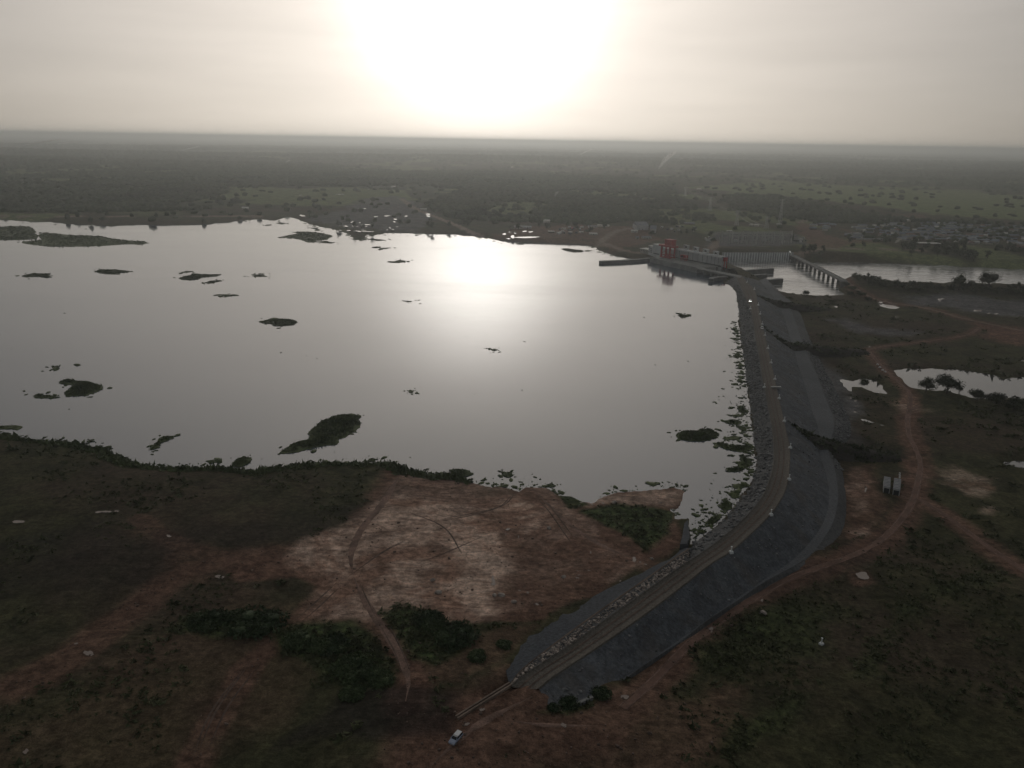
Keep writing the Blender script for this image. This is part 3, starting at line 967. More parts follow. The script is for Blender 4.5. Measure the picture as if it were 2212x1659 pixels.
c = mix(nt, 1.0, c, (1.85, 1.72, 1.60), 'MULTIPLY')
nt.links.new(c, p.inputs['Base Color'])
p.inputs['Roughness'].default_value = 1.0
p.inputs['Specular IOR Level'].default_value = 0.1
hh = math_n(nt, 'ADD', n_fin, math_n(nt, 'MULTIPLY', n_str, 1.2))
bump(nt, p, hh, 0.7, 0.6)
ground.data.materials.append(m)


# ------------------------------------------------------------------ waters
def flat_water(name, poly, z, mat, grow=4.0):
    poly = np.asarray(poly, float)
    n = len(poly)
    a = np.sum(poly[:, 0] * np.roll(poly[:, 1], -1) - np.roll(poly[:, 0], -1) * poly[:, 1])
    d = np.roll(poly, -1, 0) - np.roll(poly, 1, 0)
    nrm = np.stack([d[:, 1], -d[:, 0]], 1) * (1 if a > 0 else -1)
    nrm /= np.linalg.norm(nrm, axis=1)[:, None] + 1e-9
    gr = np.asarray(grow, float)
    gr = gr if gr.ndim else np.full(n, float(gr))
    pp = poly + nrm * gr[:, None]
    tri = tessellate_polygon([[Vector((x, y, 0)) for x, y in pp]])
    f = []
    for t in tri:
        A, B, C_ = (pp[i] for i in t)
        f.append(t if (B[0] - A[0]) * (C_[1] - A[1]) - (C_[0] - A[0]) * (B[1] - A[1]) > 0 else (t[0], t[2], t[1]))
    me = np_mesh(name, np.column_stack([pp, np.full(n, z)]), np.array(f), mat)
    return tag(ob(name, me), kind='structure')


grow = np.full(len(LAKE), 3.0)
n0 = len(LAKE_S)
grow[n0 - 2:n0 + len(LAKE_DAM)] = 1.5
flat_water('lake_water', LAKE, 0.0, M['lake'], grow)
flat_water('river_water', RIVER, RZ, M['river'], 3.0)
for nm, pl in (('pond_water', POND_A), ('pond_water', POND_B), ('pond_water', POND_C), ('pond_water', POND_D), ('pond_water', POND_E)):
    flat_water(nm, pl, PZ, M['pond'], 2.0)


# ------------------------------------------------------------------ dirt roads laid on the ground
def strip(name, pts, width, mat, lift=0.12, jag=0.25, n=8, kind='structure', parent=None, cross=5, taper=0.0, off=0.0):
    line = W(crom(pts, n))[:, :2]
    seg = np.linalg.norm(np.diff(line, axis=0), axis=1)
    s = np.concatenate([[0], np.cumsum(seg)])
    m_ = max(12, int(s[-1] / 2.5))
    t = np.linspace(0, s[-1], m_)
    L = np.column_stack([np.interp(t, s, line[:, 0]), np.interp(t, s, line[:, 1])])
    d = np.gradient(L, axis=0)
    d /= np.linalg.norm(d, axis=1)[:, None] + 1e-9
    nn = np.column_stack([-d[:, 1], d[:, 0]])
    L = L + nn * off
    end = np.clip(np.minimum(t, t[-1] - t) / taper, 0.12, 1.0) if taper else np.ones_like(t)
    vs_ = []
    for k in range(cross):
        f = k / (cross - 1) * 2 - 1
        j = jag * width * fbm(L[:, 0] * 1.0 + f * 50, L[:, 1], 6, 3, 5) if abs(f) == 1 else 0
        P = L + nn * ((f * width / 2 * (1 + 0.12 * np.sin(t * 0.05)) + j * np.sign(f)) * end)[:, None]
        z = height(P[:, 0], P[:, 1]) + lift - (0.25 if abs(f) == 1 else 0) - (0.06 if abs(abs(f) - 0.5) < 0.1 else 0)
        vs_.append(np.column_stack([P, z]))
    V = np.stack(vs_, 1).reshape(-1, 3)
    ii = np.arange(m_ * cross).reshape(m_, cross)
    F = np.stack([ii[:-1, :-1], ii[:-1, 1:], ii[1:, 1:], ii[1:, :-1]], -1).reshape(-1, 4)[:, ::-1]
    o = ob(name, np_mesh(name, V, F, mat, True), parent)
    if kind:
        tag(o, kind=kind)
    return o


for pp, wd in PATHS:
    strip('dirt_road', pp, wd * 0.68, M['red_soil'] if pp is not BRIDGE_ROAD else M['brown_soil'])
for pp in TR_NEAR:
    strip('wheel_track', pp, 0.9, M['rut'], 0.07, 0.9, taper=9.0)
for pp, wd in [([(862, 1028), (828, 1085), (780, 1145), (758, 1200), (764, 1243)], 5.5), ([(764, 1246), (788, 1298), (828, 1358), (866, 1420), (882, 1472), (876, 1515)], 5.2),
               ([(1155, 1062), (1240, 1140), (1325, 1190), (1400, 1214)], 3.6), ([(1150, 1505), (1060, 1550), (1000, 1590), (930, 1655)], 5.0), ([(1290, 1568), (1180, 1566), (1090, 1556)], 4.5)]:
    strip('dirt_road', pp, wd, M['dull_soil'], 0.05, 0.55, taper=16.0)
for pp in (RED_ROAD, EAST_ROAD, NORTH_ROAD, BRIDGE_ROAD):
    for of_ in (-0.95, 0.95):
        strip('wheel_track', pp, 0.6, M['dull_soil'], 0.17, 0.5, off=of_)

# ------------------------------------------------------------------ the dam
dam = empty('embankment_dam', g1(1690, 1000, 0), 0, 'long curved rockfill dam with gravel crest holding back the lake', 'dam')
DAM_O = np.array(dam.location)
NS = 7
nW = len(DAM_A)


def lift3(pts, z):
    p = crom(pts, NS)
    zz = np.full(len(p), float(z)) if not hasattr(z, '__len__') else np.asarray(z)
    return np.column_stack([G(p, zz), zz])


B3 = lift3(DAM_B, DZ_B)
C3 = lift3(DAM_C, DZ_C)
dz_in = np.interp(np.linspace(0, 25, len(B3)), [0, 3, 12, 18, 21, 25], [-6.5, -7, -5.5, -4.0, -2.0, 3.9])
D3 = lift3(DAM_D, dz_in)
E3 = W(crom(DAM_E, NS))
E3[:, 2] -= 0.6
E3[:, 2] = np.minimum(E3[:, 2], D3[:, 2] - 0.3)
A3 = lift3(DAM_A, 0.0)
nA = len(A3)
dirA = A3 - B3[:nA]
A3 = B3[:nA] + dirA * 1.25


def loft(name, rows, mat, sub, rough, seed, parent=dam):
    """rows: list of (N,3) lines, joined by strips with SUB steps each and a rough surface"""
    L = []
    for a, b in zip(rows[:-1], rows[1:]):
        for k in range(sub):
            L.append(a + (b - a) * k / sub)
    L.append(rows[-1])
    L = np.stack(L, 1)
    n_, k_ = L.shape[:2]
    V = L.reshape(-1, 3).copy()
    inner = np.ones((n_, k_))
    inner[:, 0] = inner[:, -1] = 0.0
    V[:, 2] += rough * inner.ravel() * fbm(V[:, 0], V[:, 1], 2.2, 3, seed)
    ii = np.arange(n_ * k_).reshape(n_, k_)
    F = np.stack([ii[:-1, :-1], ii[:-1, 1:], ii[1:, 1:], ii[1:, :-1]], -1).reshape(-1, 4)
    e1 = V[F[0][1]] - V[F[0][0]]
    e2 = V[F[0][2]] - V[F[0][0]]
    if np.cross(e1, e2)[2] < 0:
        F = F[:, ::-1]
    V -= np.array(parent.location) if parent is not None else 0
    return ob(name, np_mesh(name, V, F, mat, True), parent)


edge_up = np.array([0, 0, 0.45])
loft('upstream_face', [A3, B3[:nA]], M['riprap'], 8, 0.7, 1)
B_in = B3 + (C3 - B3) * 0.10
C_in = C3 + (B3 - C3) * 0.10
loft('crest_road', [B3, B3 + (C3 - B3) * 0.04 + edge_up, B_in, C_in, C3 + (B3 - C3) * 0.04 + edge_up, C3], M['crest'], 3, 0.08, 2)
D_mid = D3 + (E3 - D3) * 0.45
D_mid[:, 2] = D3[:, 2] - 0.15
loft('downstream_face', [C3, D3], M['down'], 10, 0.35, 3)
loft('downstream_bench', [D3, D_mid], M['bench'], 4, 0.15, 4)
loft('downstream_toe', [D_mid, E3], M['riprap'], 6, 0.5, 5)

# riprap rocks scattered over the upstream face
ico1 = bmesh.new()
bmesh.ops.create_icosphere(ico1, subdivisions=1, radius=1.0)
ICO_V = np.array([v_.co[:] for v_ in ico1.verts])
ICO_F = np.array([[v_.index for v_ in f_.verts] for f_ in ico1.faces])
ico1.free()
ico2 = bmesh.new()
bmesh.ops.create_icosphere(ico2, subdivisions=2, radius=1.0)
ICO2_V = np.array([v_.co[:] for v_ in ico2.verts])
ICO2_F = np.array([[v_.index for v_ in f_.verts] for f_ in ico2.faces])
ico2.free()


def scatter(name, pos, scl, mat, tv=ICO_V, tf=ICO_F, jit=0.25, smooth=False, parent=None, seed=1, tilt=0.0):
    """one mesh of many jittered copies of a small template"""
    g = np.random.default_rng(seed)
    pos = np.asarray(pos, float)
    n = len(pos)
    scl = np.asarray(scl, float)
    if scl.ndim == 1:
        scl = np.repeat(scl[:, None], 3, 1)
    a = g.uniform(0, 2 * math.pi, n)
    ca, sa_ = np.cos(a), np.sin(a)
    T = np.repeat(tv[None], n, 0) * (1 + g.uniform(-jit, jit, (n, len(tv), 1)))
    T = T + g.uniform(-jit * 0.4, jit * 0.4, T.shape)
    T = T * scl[:, None, :]
    X = T[..., 0] * ca[:, None] - T[..., 1] * sa_[:, None]
    Y = T[..., 0] * sa_[:, None] + T[..., 1] * ca[:, None]
    V = np.stack([X, Y, T[..., 2]], -1) + pos[:, None, :]
    F = (tf[None] + (np.arange(n) * len(tv))[:, None, None]).reshape(-1, tf.shape[1])
    V = V.reshape(-1, 3)
    if parent is not None:
        V = V - np.array(parent.location)
    return ob(name, np_mesh(name, V, F, mat, smooth), parent)


def on_strip(a, b, n, g, lo=0.0, hi=1.0, i0=0, i1=None):
    """random points between two lines, evenly by area"""
    i1 = i1 or len(a) - 1
    seg = np.linalg.norm(a[i0 + 1:i1 + 1] - a[i0:i1], axis=1) * np.linalg.norm((a[i0:i1] - b[i0:i1]), axis=1)
    k = g.choice(np.arange(i0, i1), n, p=seg / seg.sum())
    t = g.uniform(0, 1, n)[:, None]
    s = g.uniform(lo, hi, n)[:, None]
    P0 = a[k] + (a[k + 1] - a[k]) * t
    P1 = b[k] + (b[k + 1] - b[k]) * t
    return P0 + (P1 - P0) * s


P = on_strip(A3, B3[:nA], 7000, rng, 0.05, 0.96)
s_ = rng.gamma(3.0, 0.13, len(P)).clip(0.2, 1.0)
tag(scatter('riprap_rock', P, np.column_stack([s_ * 1.2, s_ * 0.9, s_ * 0.75]), M['rock'], jit=0.3, parent=dam, seed=4), kind='stuff')
# the land end: pale rock strip, brown ridge and blue-grey slope on the lake side
i20 = NS * 20
ridge = crom([(1488, 1184), (1462, 1201), (1398, 1247), (1325, 1297), (1249, 1351), (1180, 1403), (1127, 1447), (1100, 1480)], 6)
ridge3 = np.column_stack([G(ridge, 4.2), np.full(len(ridge), 4.2)])
tB = np.linspace(i20, len(B3) - 1, len(ridge))
Bend = np.column_stack([np.interp(tB, np.arange(len(B3)), B3[:, k]) for k in range(3)])
lo_edge = crom([(1471, 1178), (1452, 1200), (1395, 1226), (1310, 1267), (1235, 1306), (1176, 1338), (1115, 1392), (1092, 1440)], 6)
lo3 = W(lo_edge)
lo3[:, 2] -= 0.5
loft('lakeside_slope', [lo3, ridge3], M['down_dark'], 6, 0.35, 6)
rtop = ridge3 + (Bend - ridge3) * 0.16
loft('ridge_track', [ridge3, ridge3 + (rtop - ridge3) * 0.5 + np.array([0, 0, 0.35]), rtop], M['brown_soil'], 2, 0.1, 7)
loft('rock_strip', [rtop, rtop + (Bend - rtop) * 0.5 + np.array([0, 0, -0.5]), Bend], M['riprap'], 4, 0.4, 8)
P = on_strip(rtop, Bend, 1000, rng, 0.05, 0.95)
P[:, 2] -= 0.1
s_ = rng.gamma(3.0, 0.068, len(P)).clip(0.1, 0.5)
tag(scatter('pale_rock', P, np.column_stack([s_ * 1.2, s_ * 0.9, s_ * 0.8]), M['pale_rock'], jit=0.3, parent=dam, seed=6), kind='stuff')
# loose stones on the downstream face
P = on_strip(C3, D3, 3500, rng, 0.06, 0.98)
s_ = rng.gamma(1.6, 0.10, len(P)).clip(0.08, 0.55)
tag(scatter('slope_stone', P, np.column_stack([s_ * 1.2, s_ * 0.9, s_ * 0.7]), M['rock'], jit=0.3, parent=dam, seed=18), kind='stuff')
# rocks on the lower toe
P = on_strip(D_mid, E3, 3200, rng, 0.1, 0.98, NS * 5, NS * 14)
s_ = rng.gamma(3.0, 0.12, len(P)).clip(0.2, 0.9)
tag(scatter('toe_rock', P, np.column_stack([s_ * 1.2, s_ * 0.9, s_ * 0.7]), M['rock'], jit=0.3, parent=dam, seed=8), kind='stuff')

# spur of land at the tip beside the lake (blue grey tongue) and the concrete gutter at the land end
tip = [(1486, 1122), (1489, 1172), (1482, 1192), (1468, 1186), (1474, 1160), (1478, 1130)]
mb = MB()
mb.prism([tuple(x - DAM_O[:2]) for x in G(tip, 1.2)], -3.0, [1.0, 3.2, 4.2, 3.0, 2.0, 1.2])
mb.build('tongue', M['down_dark'], dam)


RAMP_SCRUB = []


def ramp_part(cl, w, z0, z1):
    """earth haul ramp running down the downstream face"""
    n_ = 18
    t = np.linspace(0, 1, n_)
    zz = z0 + (z1 - z0) * t
    p = crom(cl, 6)
    ti = np.linspace(0, len(p) - 1, n_)
    p = np.column_stack([np.interp(ti, np.arange(len(p)), p[:, k]) for k in range(2)])
    L = G(p, zz)
    d = np.gradient(L, axis=0)
    d /= np.linalg.norm(d, axis=1)[:, None]
    nn = np.column_stack([-d[:, 1], d[:, 0]])
    ww = np.interp(t, [0, 0.25, 1], [w * 0.4, w, w * 1.5])
    rows = []
    for f, dz in ((-1.9, -4.5), (-0.5, 0), (0.5, 0), (1.9, -4.5)):
        rows.append(np.column_stack([L + nn * (ww * f)[:, None], zz + dz]))
    g_ = np.random.default_rng(int(z1 * -10) + n_)
    k = g_.integers(0, n_ - 1, 420)
    f = g_.uniform(-1.7, 1.7, 420)
    tt = g_.random(420)
    c_ = L[k] + (L[k + 1] - L[k]) * tt[:, None] + nn[k] * (ww[k] * f)[:, None]
    zc = zz[k] + (zz[k + 1] - zz[k]) * tt - np.clip(np.abs(f) - 0.5, 0, 2) / 1.4 * 4.5
    RAMP_SCRUB.append(np.column_stack([c_, zc - 0.1]))
    return loft('access_ramp', rows, M['ramp'], 3, 0.3, 9)


ramp_part([(1694, 908), (1730, 930), (1780, 950), (1850, 968), (1940, 984)], 4.0, 3.9, -9.5)
ramp_part([(1648, 708), (1672, 728), (1710, 742), (1780, 750), (1870, 757)], 4.5, 3.9, -10.5)
ramp_part([(1636, 640), (1665, 648), (1730, 658), (1800, 668)], 4.0, 3.9, -10.5)

# wheel marks worn into the crest
for f0, f1 in ((0.30, 0.36), (0.58, 0.64)):
    up_ = np.array([0, 0, 0.09])
    loft('wheel_mark', [B3 + (C3 - B3) * f0 + up_, B3 + (C3 - B3) * f1 + up_], M['rut'], 2, 0.0, 31)
# concrete gutter
gut = empty('concrete_drain', w1(1050, 1515), 0, 'narrow pale concrete drain running down from the dam end beside the red clearing', 'drain')
for off in (-2.6, 1.6):
    ln = crom([(1103 + off, 1480 + off), (1060 + off, 1507 + off), (1020 + off, 1532 + off), (987 + off, 1553 + off)], 6)
    a3 = W(ln)
    mb = MB()
    for p0, p1 in zip(a3[:-1], a3[1:]):
        mb.bar(Vector(p0) - gut.location + Vector((0, 0, 0.2)), Vector(p1) - gut.location + Vector((0, 0, 0.2)), 0.4, 0.7)
    mb.build('side_wall', M['brown_soil'], gut)

# ------------------------------------------------------------------ powerhouse and intake
P0 = g1(1457.5, 557.0, 5.0)
P1 = g1(1558.5, 576.5, 5.0)
EX = (P1 - P0)
PL = EX.length
EX.normalize()
EY = Vector((-EX.y, EX.x, 0))
PRZ = math.atan2(EX.y, EX.x)
PB = Vector((P0.x, P0.y, 0.0))


def on_plane(u, v, yoff=0.0):
    """survey point on the vertical plane that runs along the powerhouse, yoff behind its front: (x along, z)"""
    d = Vector(ray(u, v)[0])
    o = Vector((0, 0, CAMZ))
    q0 = PB + EY * yoff
    t = (q0 - o).dot(EY) / d.dot(EY)
    p = o + d * t
    return (p - PB).dot(EX), p.z


def to_local(p):
    d = Vector((p[0], p[1], 0)) - PB
    return (d.dot(EX), d.dot(EY))


hall = empty('powerhouse', PB, PRZ, 'long grey powerhouse hall with flat roof and thin downpipes at the dam', 'powerhouse')
ztop = 0.5 * (on_plane(1457.5, 538.1)[1] + on_plane(1556.5, 555.9)[1])
MB().box(0, PL, 0, 7, -17, ztop).build('wall', M['wall_grey'], hall)
MB().box(-0.4, PL + 0.4, -0.5, 7.5, ztop, ztop + 0.7).build('roof', M['roof_grey'], hall)
MB().box(-0.4, PL + 0.4, -0.9, -0.5, ztop - 0.5, ztop + 1.1).build('parapet', M['wall_white'], hall)
MB().box(0.3, PL - 0.3, -0.35, -0.002, 5.0, 6.3).build('plinth', M['dark_concrete'], hall)
pm = MB().box(-0.16, 0.16, -0.34, -0.003, 6.3, ztop - 0.6).mesh('downpipe', M['dark_concrete'])
for fx in (0.10, 0.30, 0.40, 0.51, 0.605, 0.70, 0.785, 0.86, 0.93):
    ob('downpipe', pm, hall, (PL * fx, 0, 0))
xa0, _z = on_plane(1409.8, 540)
xa1, _z = on_plane(1427.5, 540)
za = on_plane(1418, 529.3)[1]
annex = empty('control_block', PB + EX * xa0, PRZ, 'tall plain pale block between the red gantry crane and the windowed annex', 'building')
MB().box(0, xa1 - xa0, 0, 8, -10, za).build('wall', M['wall_white'], annex)
MB().box(-0.3, xa1 - xa0 + 0.3, -0.3, 8.3, za, za + 0.6).build('roof', M['roof_pale'], annex)
MB().box(2.0, xa1 - xa0 - 2, -0.2, -0.003, 5.0, 6.2).build('door', M['dark'], annex)
MB().box(xa1 - xa0 + 0.3, -xa0 - 0.4, 1.0, 7.5, -10, ztop - 1.0).build('link_wall', M['wall_white'], annex)
xw0, _z = on_plane(1400.9, 540)
zw = on_plane(1405, 532.2)[1]
wb = empty('office_block', PB + EX * xw0, PRZ, 'small white office block with three rows of dark windows beside the powerhouse', 'building')
wl = xa0 - xw0 - 0.4
MB().box(0, wl, 0, 10, -2, zw).build('wall', M['wall_white'], wb)
MB().box(-0.3, wl + 0.2, -0.3, 10.3, zw, zw + 0.5).build('roof', M['roof_pale'], wb)
wm = MB().box(-0.55, 0.55, -0.09, 0.10, -0.7, 0.7).mesh('window', M['dark'])
zb = 5.0
for i in range(3):
    for k in range(3):
        ob('window', wm, wb, (wl * (0.2 + 0.3 * k), -0.03, zb + 1.4 + i * (zw - zb - 2.0) / 2.6))
xl0, _z = on_plane(1382.7, 544)
zl = on_plane(1392, 538.5)[1]
lb = empty('low_annex', PB + EX * xl0, PRZ, 'low white flat roofed building at the landward end of the powerhouse', 'building')
MB().box(0, xw0 - xl0 - 0.5, 0, 9, 0, zl).build('wall', M['wall_pale'], lb)
MB().box(-0.5, xw0 - xl0, -0.5, 9.5, zl, zl + 0.5).build('roof', M['roof_pale'], lb)
for k in range(4):
    ob('window', wm, lb, ((xw0 - xl0) * (0.15 + 0.22 * k), -0.03, 6.6))

# big red gantry crane
crane = empty('gantry_crane', PB + EX * on_plane(1428.3, 553, -9)[0], PRZ, 'big red gantry crane standing on the intake deck beside the powerhouse', 'crane')
cx0 = on_plane(1428.3, 553, -9)[0]


def cz(u, v, y=-9):
    a, b = on_plane(u, v, y)
    return a - cx0, b


l1 = cz(1446.5, 555)[0]
zbm0 = cz(1437, 533)[1]
zbm1 = cz(1437, 529.3)[1]
lm = MB().box(-0.75, 0.75, -0.75, 0.75, 5.2, zbm0).mesh('leg', M['red'])
for lx, ly in ((0, -9), (l1, -9), (0, -2.2), (l1, -2.2)):
    ob('leg', lm, crane, (lx, ly, 0))
MB().box(-4.5, l1 + 4.5, -10.0, -1.2, zbm0, zbm1).build('girder', M['red'], crane)
zc1 = cz(1446, 518)[1]
MB().box(l1 * 0.30, l1 + 1.5, -8.8, -2.2, zbm1, zc1 - 0.6).build('machine_house', M['red'], crane)
MB().box(l1 * 0.30 - 0.5, l1 + 2.0, -9.2, -1.8, zc1 - 0.6, zc1).build('roof', M['red'], crane)
MB().box(-0.5, l1 + 0.5, -9.4, -8.6, 7.8, 8.6).build('brace', M['red'], crane)
MB().box(-0.5, l1 + 0.5, -2.6, -1.8, 7.8, 8.6).build('brace', M['red'], crane)
mb = MB()
mb.bar((0, -9, 9), (l1, -9, zbm0), 0.45)
mb.build('diagonal', M['red'], crane)
for ly in (-9, -2.2):
    MB().box(-2.0, l1 + 2.0, ly - 0.9, ly + 0.9, 5.0, 5.9).build('bogie', M['red'], crane)

xg = on_plane(1472.5, 556, -5)
hz1 = on_plane(1478, 549)[1]
gl = on_plane(1483.2, 556, -5)[0] - xg[0]
hoist = empty('intake_hoist', PB + EX * xg[0] - EY * 5, PRZ, 'small red hoist frame against the wall of the long powerhouse', 'hoist')
for lx in (0.8, gl - 0.8):
    for ly in (-1.4, 1.4):
        MB().box(lx - 0.35, lx + 0.35, ly - 0.35, ly + 0.35, 5.0, 8.4).build('leg', M['red'], hoist)
MB().box(-0.2, gl + 0.2, -2.0, 2.0, 8.4, hz1).build('body', M['red'], hoist)
MB().box(gl * 0.15, gl * 0.6, -2.2, -2.002, 8.8, hz1 - 0.5).build('opening', M['dark'], hoist)
xr, _z = on_plane(1558.8, 566, 2)
xr1, _z = on_plane(1565.2, 566, 2)
rz1 = on_plane(1561, 556, 2)[1]
gcr = empty('end_crane', PB + EX * xr, PRZ, 'red crane frame on two legs at the river end of the powerhouse', 'crane')
w_ = xr1 - xr
for lx in (0.6, w_ - 0.5):
    for ly in (2.4, 5.6):
        MB().box(lx - 0.4, lx + 0.4, ly - 0.4, ly + 0.4, 2.0, rz1 - 4.0).build('leg', M['red'], gcr)
MB().box(0, w_, 1.6, 6.4, rz1 - 4.0, rz1).build('body', M['red'], gcr)
MB().box(0, w_, 2.1, 2.7, 6.0, 6.5).build('brace', M['red'], gcr)

# white portal frames behind the hall
for i, (u0, u1, v0, v1) in enumerate([(1478.3, 1487.4, 529.3, 540.5), (1498.6, 1508.4, 533.5, 545), (1520, 1529.8, 537.8, 549), (1541.9, 1551.7, 542.5, 554.5)]):
    a, zt = on_plane(u0, (v0 + v1) / 2, 12)
    b, _ = on_plane(u1, (v0 + v1) / 2, 12)
    zt = on_plane((u0 + u1) / 2, v0, 12)[1]
    fr = empty('portal_frame', PB + EX * a + EY * 12, PRZ, ['white portal frame behind the hall roof, closest to the red gantry crane', 'white portal frame behind the hall roof, second from the big red crane',
                                                         'white portal frame behind the hall roof, third from the big red crane', 'white portal frame behind the hall roof, beside the red end crane'][i], 'frame', 'white portal frames of the draft tube gates')
    w_ = b - a
    MB().box(0, 1.3, -1.2, 1.2, -4, zt - 1.2).build('leg', M['wall_white'], fr)
    MB().box(w_ - 1.3, w_, -1.2, 1.2, -4, zt - 1.2).build('leg', M['wall_white'], fr)
    MB().box(-0.05, w_ + 0.05, -1.4, 1.4, zt - 1.2, zt).build('top_beam', M['wall_white'], fr)
    MB().box(1.3, w_ - 1.3, -1.0, 1.0, zt - 4.9, zt - 3.4).build('cross_beam', M['wall_white'], fr)
    MB().box(1.6, w_ - 1.6, -0.5, 0.5, zt - 3.0, zt - 1.6).build('hoist', M['dark'], fr)
    if i == 2:
        MB().box(1.6, w_ - 1.6, -0.4, 0.4, zt - 8.0, zt - 5.2).build('gate_leaf', M['gate'], fr)

# intake deck and spillway
intake = empty('intake_dam', PB, PRZ, 'concrete intake deck and spillway bridge along the lake side of the powerhouse', 'intake')
fr_ = [to_local(x) for x in G([(1404, 556.5), (1440, 565), (1473, 572.0), (1504, 579)], 5.0)]
bk_ = [(fr_[3][0], 0.4), (fr_[0][0] + 2, 0.4)]
MB().prism(fr_ + bk_, -8, 4.6).build('deck', M['concrete'], intake)
MB().prism([(x, y) for x, y in fr_] + [(x, y + 1.0) for x, y in fr_[::-1]], 4.6, 5.6).build('parapet', M['concrete'], intake)
s0 = fr_[3]
s1 = to_local(G([(1599, 599)], 5.0)[0])
bk1 = to_local(G([(1603, 595)], 5.0)[0])
MB().prism([s0, s1, bk1, (s0[0], s0[1] + 7.5)], 3.6, 4.8).build('spillway_deck', M['concrete'], intake)
MB().prism([(s0[0], s0[1] + 9), (s1[0] - 2, s1[1] + 9), (s1[0] - 2, s1[1] + 10), (s0[0], s0[1] + 10)], -12, 3.4).build('gate_wall', M['gate'], intake)
for k in range(6):
    f = (0.02, 0.2, 0.36, 0.53, 0.72, 0.95)[k]
    x = s0[0] + (s1[0] - s0[0]) * f
    y = s0[1] + (s1[1] - s0[1]) * f
    MB().box(x - 1.0, x + 1.0, y - 0.6, y + 9, -10, 3.58).build('pier', M['concrete'], intake)
for k in range(2):
    a = to_local(G(Q(2200, 700, 2.765, [((1400, 1498)[k], (850, 872)[k])]), 2.0)[0])
    gt = empty('radial_gate', PB + EX * a[0] + EY * a[1], PRZ, ['dark raised spillway gate next to the red end crane', 'dark raised spillway gate next to the river training wall'][k], 'gate', 'raised spillway gates')
    mb = MB()
    n_ = 8
    vv, ff = [], []
    for j in range(n_ + 1):
        t = R(8 + 62 * j / n_)
        for rr_ in (9.0, 8.5):
            for xx in (0, 10.5):
                vv.append((xx, -9 + rr_ * math.cos(t), -3.5 + rr_ * math.sin(t)))
    for j in range(n_):
        b = j * 4
        ff += [[b, b + 1, b + 5, b + 4], [b + 3, b + 2, b + 6, b + 7], [b + 2, b, b + 4, b + 6], [b + 1, b + 3, b + 7, b + 5]]
    ff += [[0, 2, 3, 1], [n_ * 4, n_ * 4 + 1, n_ * 4 + 3, n_ * 4 + 2]]
    mb.v, mb.f = vv, ff
    mb.build('skin_plate', M['gate'], gt)
    for xx in (1.5, 9.0):
        MB().bar((xx, -9, -3.5), (xx, -1.5, 2.0), 0.6).build('arm', M['gate'], gt)
    MB().box(-1.6, -0.1, -8, 6, -14, 4.5).build('side_pier', M['dark_concrete'], gt)


def wall_thing(name, top, ztop_, zbot, thick, label, cat, mat='concrete', cap=0.5):
    """a wall whose lake-side top edge runs through the survey points"""
    L = G(top, ztop_)
    d = np.gradient(L, axis=0)
    d /= np.linalg.norm(d, axis=1)[:, None]
    nn = np.column_stack([-d[:, 1], d[:, 0]])
    if (nn[0] * L[0]).sum() < 0:
        nn = -nn
    B_ = L + nn * thick
    o = empty(name, (L[0][0], L[0][1], zbot), 0, label, cat)
    loc = [tuple(p - L[0]) for p in L]
    lob = [tuple(p - L[0]) for p in B_]
    MB().prism(loc + lob[::-1], 0, ztop_ - zbot - cap).build('wall', M[mat], o)
    L2 = L - nn * 0.25
    B2 = B_ + nn * 0.25
    MB().prism([tuple(p - L[0]) for p in L2] + [tuple(p - L[0]) for p in B2[::-1]], ztop_ - zbot - cap, ztop_ - zbot).build('coping', M['concrete'], o)
    return o


wall_thing('breakwater_wall', [(1298.5, 564.5), (1340, 563), (1380, 560.5), (1408, 557.5)], 3.0, -3, 5.5, 'long straight concrete wall reaching into the lake from the intake deck', 'breakwater', 'dark_concrete')
wall_thing('guide_wall', Q(2400, 880, 5.53, [(1512, 912), (1535, 895), (1620, 882), (1720, 876), (1800, 868)]), 3.6, -3, 4, 'short curved concrete wall where the spillway meets the rockfill dam', 'wall', 'dark_concrete')
wall_thing('training_wall', Q(2200, 700, 2.765, [(1590, 878), (1700, 864), (1945, 846)]), -8.5, -17, 4, 'longest concrete wall in the river, closest to the powerhouse', 'wall', 'dark_concrete')
wall_thing('training_wall', Q(2200, 700, 2.765, [(1720, 922), (1800, 912), (1872, 908)]), -8.5, -17, 4, 'short low concrete wall in the river between two longer walls', 'wall', 'dark_concrete')
wall_thing('training_wall', Q(2200, 700, 2.765, [(1738, 982), (1850, 970), (2040, 953)]), -8.5, -17, 4, 'concrete wall in the river starting at the toe of the dam', 'wall', 'dark_concrete')

# lined river bank opposite the powerhouse
rl = crom([(1558, 566.6), (1640, 566.6), (1712, 566.2)], 14)
bot = G(rl, RZ - 1.0)
rtw = empty('river_bank_wall', (bot[0][0], bot[0][1], RZ), 0, 'grey sloping concrete river bank with upright ribs across from the powerhouse', 'retaining wall')
d = bot / np.linalg.norm(bot, axis=1)[:, None]
top_ = bot + d * 8.0
nb = len(bot)
V = np.vstack([np.column_stack([bot, np.full(nb, -1.0)]), np.column_stack([top_, np.full(nb, 9.0)]), np.column_stack([top_ + d * 6, np.full(nb, 9.2)])])
V[:, 2] += 0.8
V[:, :2] -= bot[0]
F = np.array([[i, i + 1, nb + i + 1, nb + i] for i in range(nb - 1)] + [[nb + i, nb + i + 1, 2 * nb + i + 1, 2 * nb + i] for i in range(nb - 1)])
ob('slab', np_mesh('slab', V, F, M['concrete']), rtw)
for i in range(1, nb - 1):
    MB().bar(tuple(V[i] + np.array([0, 0, 0.2])), tuple(V[nb + i] + np.array([0, 0, 0.2])), 0.9, 0.8).build('rib', M['wall_white'], rtw)

